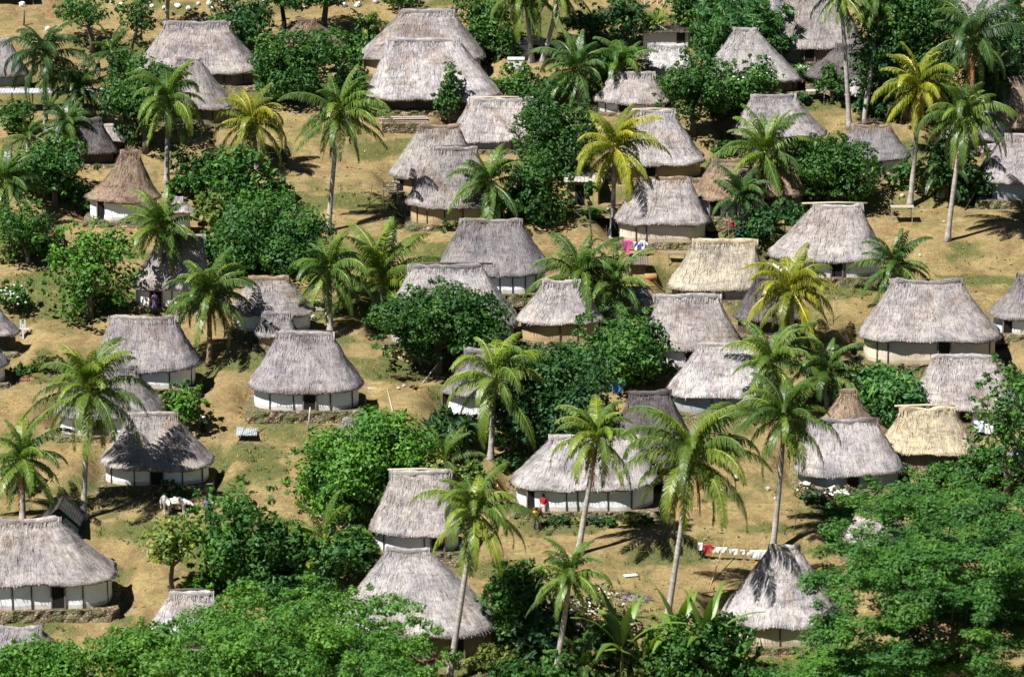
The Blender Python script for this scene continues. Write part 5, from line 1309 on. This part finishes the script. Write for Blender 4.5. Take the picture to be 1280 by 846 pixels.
# leaning and lying poles
def pole(label, a, b_, h0=0.0, h1=0.0, w=.09, col=(.50, .42, .30), name='wooden_pole', group='loose poles'):
    p, q = at(*a), at(*b_)
    m = MB(); m.tube([(0, 0, h0), (q - p) * .5 + [0, 0, (h0 + h1) / 2 + .02], q - p + [0, 0, h1]], [w / 2, w / 2 * .95, w / 2 * .8], 7)
    o = m.build(name, M['wood'], None, True, col); o.location = p
    return tag(o, label, 'pole', group)
pole('pale bamboo pole lying across the clearing beside the stone-platform hut', (492, 521), (484, 486), .05, .05)
pole('thin dark pole leaning over the low coop', (296, 555), (318, 545), .0, 1.9, .07, (.22, .16, .10))
pole('bamboo pole leaning at the corner of the hut with bluish-white wall', (1206, 262), (1228, 255), 0, 2.1)
pole('bamboo pole leaning by the thin palm with brown skirt', (1082, 134), (1112, 130), 0, 1.5)
pole('forked pale post standing before the stone-platform hut', (385, 538), (388, 538), -.1, 1.7, .11, (.52, .46, .38))
pole('short leaning stick in the yard left of the drying frame', (461, 256), (466, 254), -.1, 1.7, .06, (.22, .14, .09))
pole('pale trunk of cut wood leaning under the big dark tree', (528, 479), (548, 473), 0, 1.1, .12, (.50, .45, .38))
pole('thin pole standing in the dry yard beside the widest hut', (1041, 402), (1042, 402), -.1, 1.5, .05, (.42, .36, .28))
pole('long dark pole lying beside the sagging earth bank', (878, 742), (918, 738), .05, .08, .08, (.14, .10, .07))
pole('thin stake near the flowering bushes of the domed hut', (991, 668), (998, 668), -.1, 2.3, .05, (.42, .34, .22))

# white cross
p = at(29, 424); r = empty('wooden_cross', p, 0, 'white wooden cross standing in the shade beside the hut cut by the edge', 'cross')
b = MB(); b.box((0, 0, .45), (.12, .10, 1.3)); b.build('upright', M['plain'], r, False, (.72, .74, .76))
b = MB(); b.box((0, -.01, .78), (.95, .09, .12)); b.build('crossbar', M['plain'], r, False, (.72, .74, .76))
for x in (-.16, .16):
    b = MB(); b.box((x, .01, 1.15), (.11, .09, .62)); b.build('prong', M['plain'], r, False, (.66, .68, .72))

# washing lines: a prop, a cord and each garment hung over the cord
def garment(p, d, w, h, col, label, cat='laundry', kind='cloth', group='washing hung out to dry'):
    m = MB(); nx, nz = 9, 8
    u = np.linspace(-w / 2, w / 2, nx)
    def sheet(off):
        return np.array([[(d[0] * x * (1 - .12 * v), d[1] * x * (1 - .12 * v) + off + .05 * math.sin(x * 14 + v * 3) * v, -h * v + .03 * math.sin(x * 9) * v) for x in u] for v in np.linspace(0, 1, nz)])
    A, B = sheet(-.03), sheet(.03)
    m.grid(np.concatenate([A[::-1], B * [1, 1, .86]]))
    if kind == 'shirt':
        for sx in (-1, 1):
            x0 = sx * w / 2
            m.grid(np.array([[(d[0] * (x0 + sx * k), d[1] * (x0 + sx * k) - .03, z - abs(k) * .7) for k in (0, .12, .24)] for z in (-.01, -.12, -.24)]))
    o = m.build('hanging_shirt' if kind == 'shirt' else 'hanging_cloth', M['cloth'], None, True, col)
    o.location = p
    return tag(o, label, cat, group)
def wash_line(label, pa, pb, ha, hb, items, prop=True):
    A, B = at(*pa), at(*pb)
    r = empty('washing_line', A, 0, label, 'washing line', 'washing lines')
    d = (B - A); n = 13; t = np.linspace(0, 1, n)
    pts = t[:, None] * d + np.stack([0 * t, 0 * t, ha * (1 - t) + hb * t - .28 * np.sin(np.pi * t)], 1)
    m = MB(); m.tube(pts, .012, 4); m.build('cord', M['plain'], r, False, (.5, .48, .44))
    for q, hh in ((np.zeros(3), ha), (d, hb)):
        m = MB(); m.bar(q + [0, 0, -.2], q + [0, 0, hh + .1], .08, sides=7); m.build('post', M['wood'], r, False, (.26, .2, .14))
    L = np.linalg.norm(d[:2]); dirv = d[:2] / L
    for tt, w, h, col, lab, kd in items:
        q = A + d * tt + [0, 0, ha * (1 - tt) + hb * tt - .28 * math.sin(math.pi * tt) + .015]
        garment(q, dirv, w, h, col, lab, kind=kd)
    return r, A, d
W8 = (.80, .80, .82)
r, A, d = wash_line('washing line with a tall prop between the drooping palm and the bell-shaped hut', (872, 700), (972, 703), 1.25, .95, [
    (.03, .30, .50, W8, 'small white cloth at the prop end beside the red one', 'cloth'),
    (.12, .42, .62, (.42, .02, .03), 'red shirt on the line by the drooping palm', 'shirt'),
    (.30, .75, .34, W8, 'first white shirt past the red one on the long line', 'shirt'),
    (.46, .40, .36, (.70, .68, .66), 'greyish cloth next to the prop of the long line', 'cloth'),
    (.56, .30, .30, (.62, .66, .68), 'tiny pale cloth in the middle of the long line', 'cloth'),
    (.70, .45, .52, W8, 'white shirt hanging past the middle of the long line', 'shirt'),
    (.80, .62, .66, W8, 'largest white sheet on the long line', 'cloth'),
    (.93, .34, .50, (.16, .03, .05), 'dark red cloth at the palm end of the long line', 'cloth'),
    (.985, .28, .55, (.75, .72, .74), 'white cloth against the palm trunk by the bell-shaped hut', 'cloth')])
pole('long bamboo prop holding up the washing line', (886, 738), (906, 702), 0, 1.45, .08, (.46, .34, .20))
wash_line('short washing line before the cream-walled hut', (778, 322), (806, 322), 1.55, 1.4, [
    (.20, .42, 1.0, (.58, .07, .30), 'bright pink dress on the short line', 'shirt'),
    (.58, .28, .62, W8, 'white cloth between the pink dress and the blue shirt', 'cloth'),
    (.72, .26, .55, (.05, .08, .36), 'dark blue shirt on the short line', 'shirt'),
    (.90, .30, .66, W8, 'white shirt at the end of the short line', 'shirt')])
wash_line('short line with washing beside the yellow palm trunk', (758, 302), (772, 302), 1.2, 1.2, [
    (.25, .40, .55, (.62, .64, .72), 'grey striped cloth beside the yellow palm trunk', 'cloth'),
    (.80, .30, .45, (.45, .36, .45), 'mauve cloth beside the yellow palm trunk', 'cloth')])
wash_line('low line between two white sticks under the fresh green round tree', (766, 494), (778, 494), 1.35, 1.3, [
    (.50, .55, .85, (.03, .22, .62), 'bright blue dress hanging under the fresh green round tree', 'shirt')])
wash_line('line with a red cloth in the shade of the drooping palm', (911, 299), (921, 299), 1.7, 1.6, [
    (.45, .50, .62, (.55, .03, .07), 'red cloth hanging low in the shade by the white-walled hut', 'cloth')])
wash_line('line of pale washing at the corner behind the tall white-trunked palm', (1194, 208), (1246, 204), 1.7, 1.7, [
    (.10, .8, .5, (.78, .72, .70), 'white towel nearest the tall white palm trunk', 'cloth'),
    (.62, .7, .5, (.62, .40, .44), 'pink cloth at the corner of the hut with bluish wall', 'cloth'),
    (.85, .8, .5, (.50, .46, .46), 'grey cloth at the corner of the hut with bluish wall', 'cloth')])
wash_line('line of washing among the light leafy branches at the edge', (1216, 548), (1250, 548), 1.5, 1.2, [
    (.2, .7, .8, (.62, .70, .80), 'pale blue sheet among the light leafy branches', 'cloth'),
    (.6, .7, .7, W8, 'white sheet among the light leafy branches', 'cloth')])

# brushwood, stones, litter
def heap(label, px, py, W, D, Hh, col, name='brushwood_heap', mat='thatch', cat='heap', sticks=160):
    r, s, p = local(label, cat, px, py, name)
    m = MB(); th = np.linspace(0, 2 * math.pi, 28, endpoint=False)
    rows = []
    for v in np.linspace(0, 1, 7):
        k = math.cos(v * math.pi / 2) ** .7; z = Hh * v
        rows.append(np.stack([np.cos(th) * W / 2 * k * (1 + .2 * vnoise(th * 2, th * 0 + v * 3)), np.sin(th) * D / 2 * k + D / 2, z + .12 * vnoise(th * 3, th * 0 + v * 5) - .15], 1))
    P_ = np.array(rows); uv = np.stack(np.broadcast_arrays((th * W / 2)[None, :], np.linspace(0, Hh, 7)[:, None]), -1)
    m.grid(P_, .5, uv, wrap=True)
    for k in range(sticks):
        i, j_ = random.randrange(7), random.randrange(28); q = P_[i, j_]
        dd = np.array([random.uniform(-1, 1), random.uniform(-.6, .4), random.uniform(-.2, .25)]) * random.uniform(.3, .8)
        m.tube([q + [0, 0, .03], q + dd + [0, 0, .05]], [.018, .010], 3, random.random(), cap=False)
    m.build('pile', M[mat], r, False, col)
    return r
heap('heap of pale dry palm leaves under the big dark tree', 508, 452, 3.2, 1.4, .95, (.52, .40, .19))
heap('yellow brushwood heap beside the little tin kitchen', 795, 360, 2.2, 1.0, .6, (.56, .42, .16), sticks=90)
heap('heap of rusty leaves on the grassy bank near the white cross', 37, 476, 1.5, .9, .25, (.36, .17, .09), sticks=60)
heap('pile of grey firewood in the palm shadow of the sunny clearing', 790, 752, 2.6, 1.0, .5, (.28, .25, .22), name='firewood_pile', sticks=220)
heap('tan brush heap below the mud wall of the crossing palms', 675, 432, 2.4, .8, .55, (.52, .38, .18), sticks=80)
heap('dry reddish scrub heap beside the path of the white slab', 500, 476, 2.6, 1.0, .25, (.24, .15, .09), sticks=120)
heap('rubble of pale stones below the tan flat-roofed shed', 742, 272, 4.4, 1.6, .22, (.42, .37, .27), name='rubble_heap', mat='stone', sticks=0)
heap('small hay heap in the shade beside the white cross', 23, 432, .8, .5, .4, (.50, .38, .18), sticks=30)

r, s, p = local('rusty barrel lying on its side by the brushwood heap', 'barrel', 814, 352, 'barrel', .15)
b = MB(); b.tube([(-.45, .3, .28), (-.43, .3, .28), (0, .3, .28), (.43, .3, .28), (.45, .3, .28)], [.26, .29, .28, .29, .26], 16); b.build('shell', M['plain'], r, True, (.36, .20, .08))
b = MB(); b.tube([(.451, .3, .28), (.456, .3, .28)], [.235, .235], 16); b.build('lid', M['plain'], r, False, (.05, .02, .02))

r, s, p = local('white slab lying on the ground beside the stone-platform hut', 'slab', 468, 487, 'white_slab', -.2)
b = MB(); b.box((0, .5, .05), (1.05, .8, .12)); b.build('slab', M['plain'], r, False, (.58, .55, .46))
r, s, p = local('flat pale board lying in the sunny clearing', 'board', 790, 722, 'pale_board', .3)
b = MB(); b.box((0, .3, .10), (.9, .5, .05)); b.build('board', M['plain'], r, False, (.66, .62, .54))
r, s, p = local('white sheet spread on the ground by the drying frame', 'sheet', 482, 209, 'white_sheet', .1)
b = MB(); u = np.linspace(-.5, .5, 12); b.grid(np.array([[(x * 1.0, y + .5, .06 + .05 * math.sin(x * 9 + y * 7)) for x in u] for y in np.linspace(-.4, .4, 8)])); b.build('cloth', M['cloth'], r, True, (.74, .74, .74))
r, s, p = local('white tarpaulin over a shed at the top edge', 'tarpaulin', 18, 8, 'white_tarpaulin', .0)
b = MB(); u = np.linspace(-2, 2, 20); b.grid(np.array([[(x, y, .9 + .10 * math.sin(x * 5 + y) - .05 * x * x * .3) for x in u] for y in np.linspace(0, 3, 8)])); b.build('sheet', M['cloth'], r, True, (.78, .80, .85))
for x in (-1.6, 1.6):
    for y in (.3, 2.6):
        b = MB(); b.bar((x, y, gz(p, x, y) - .2), (x, y, .82), .08); b.build('post', M['wood'], r, False, (.3, .25, .2))

# white boundary stones in the far fields, and loose stones in the village
def stone(px, py, sz, col, label, group, name='stone'):
    p = at(px, py)
    m = MB(); m.ball((0, 0, sz * .22), (sz * .5, sz * .42, sz * .36), 9, 6, noise=.22)
    o = m.build(name, M['rock'], None, False, col); o.location = p; o.rotation_euler = (0, 0, random.random() * 3)
    return tag(o, label, 'stone', group)
for x, y in ((140, 6), (152, 7), (186, 3), (190, 9), (205, 11), (222, 9), (236, 12), (248, 6), (262, 6), (266, 12), (278, 4), (288, 13), (330, 2), (352, 8), (366, 10), (382, 11), (430, 8), (446, 9), (448, 7), (470, 3), (60, 38), (28, 8)):
    stone(x, y, .38 + .28 * random.random(), (.72, .70, .66), 'whitish stone marking the far field along the top edge', 'white stones in the far field', 'white_stone')
for x, y in ((612, 300), (498, 486), (505, 483), (880, 570), (905, 612), (870, 596), (1128, 246), (1120, 232), (920, 598), (1090, 640), (1180, 278), (372, 405), (385, 402), (392, 398), (560, 480), (760, 262), (722, 268), (700, 262), (752, 268), (1150, 320), (960, 612), (970, 624)):
    stone(x, y, .22 + .25 * random.random(), (.50, .45, .37), 'loose pale stone lying on the worn ground', 'loose stones in the village', 'loose_stone')

# far field fence
for i, x in enumerate((806, 814, 822, 830, 838)):
    p = at(x, 6 - i * .3); m = MB(); m.bar((0, 0, -.2), (0, 0, 1.0), .11, sides=6); o = m.build('fence_post', M['wood'], None, False, (.66, .64, .60)); o.location = p
    tag(o, 'white post of the far field fence at the top edge', 'fence post', 'white posts of the far field fence')
pole('dark post standing in the far field near the tall palm', (30, 32), (31, 32), -.1, 1.3, .16, (.08, .07, .06))
pole('thin pale post behind the white tin-roofed shed', (846, 40), (847, 40), 0, 1.5, .12, (.50, .44, .30))

# ------------------------------------------------------------------ people and cattle
person(259, 651, 'person in a blue-grey shirt and dark blue trousers standing near the cows', R(200), (.17, .21, .38), (.045, .06, .12), stride=.06)
person(254, 545, 'person in a long black dress with a white cloth over the shoulders', R(160), (.02, .02, .025), (.012, .013, .018), skirt=True, shawl=(.72, .72, .74), stride=.03)
r, G = person(670, 663, 'person in a yellow shirt walking with a dark bundle on the back', R(10), (.72, .48, .10), (.12, .10, .12), bundle=1, arms='hold', stride=.2)
q = MB()
q.ball((0, 0, 0), (.42, .26, .34), 14, 9, noise=.14)
for k in range(140):
    a, z = random.random() * 6.28, random.uniform(-.3, .35)
    c = np.array([math.cos(a) * .38, math.sin(a) * .22, z]); q.tube([c, c + [math.cos(a) * .22, math.sin(a) * .1, random.uniform(-.28, .25)]], [.02, .006], 3, random.random(), cap=False)
o = q.build('brushwood_bundle', M['thatch'], None, False, (.17, .09, .045)); o.location = G + np.array([0, .28, 1.22])
tag(o, 'dark brushwood bundle carried by the person in yellow', 'bundle')
person(679, 647, 'person in a red top and white skirt at the wall of the long rounded hut', R(-15), (.50, .02, .03), (.70, .64, .58), skirt=True, stride=.04)
person(194, 392, 'person in purple standing by the slim palm before a white wall', R(30), (.16, .12, .28), (.14, .10, .24), skirt=True, stride=.03)
person(923, 300, 'person in a blue-green dress standing in the shade beside the red cloth', R(-20), (.04, .14, .20), (.03, .12, .18), skirt=True, stride=.03)
person(123, 98, 'person in dark clothes seated distance away on the slope beyond the tin-roofed shelter', R(40), (.03, .03, .04), (.60, .60, .62), skirt=True, H=1.5, stride=.02)
cow(206, 640, R(20), 'white cow facing the clearing with its head up', 1.35)
cow(222, 641, R(75), 'pale cow standing sideways behind the white one', 1.35, (.66, .60, .52), .2)
EXPOSURE = 0.88
# ------------------------------------------------------------------ light
SUN_EL, SUN_AZ = R(56), R(53)         # shadows fall to the right and away: azimuth from +Y towards +X
v = Vector((math.sin(SUN_AZ) * math.cos(SUN_EL), math.cos(SUN_AZ) * math.cos(SUN_EL), -math.sin(SUN_EL)))   # travel of the light
sd = bpy.data.lights.new('sun', 'SUN'); sd.energy = 5.0; sd.angle = R(0.5); sd.color = (1.0, .972, .93)
so_ = bpy.data.objects.new('sun', sd); COL.objects.link(so_)
so_.rotation_euler = v.to_track_quat('-Z', 'Y').to_euler()
so_.location = (0, 0, 120)
w = bpy.data.worlds.new('World'); scene.world = w; w.use_nodes = True
nt = w.node_tree
sky = nt.nodes.new('ShaderNodeTexSky'); sky.sky_type = 'NISHITA'; sky.sun_disc = False
sky.sun_elevation = SUN_EL; sky.sun_rotation = math.atan2(-v.x, -v.y); sky.air_density = .6; sky.dust_density = .1; sky.altitude = 3000; sky.ozone_density = 2.0
bg = nt.nodes['Background']; nt.links.new(sky.outputs[0], bg.inputs[0]); bg.inputs[1].default_value = .05
vs_ = scene.view_settings
vs_.view_transform = 'Standard'; vs_.look = 'None'; vs_.exposure = EXPOSURE; vs_.gamma = 1; vs_.use_curve_mapping = False
scene.render.engine = 'CYCLES'
scene.cycles.max_bounces = 5; scene.cycles.diffuse_bounces = 1; scene.cycles.glossy_bounces = 2; scene.cycles.transmission_bounces = 3; scene.cycles.transparent_max_bounces = 4
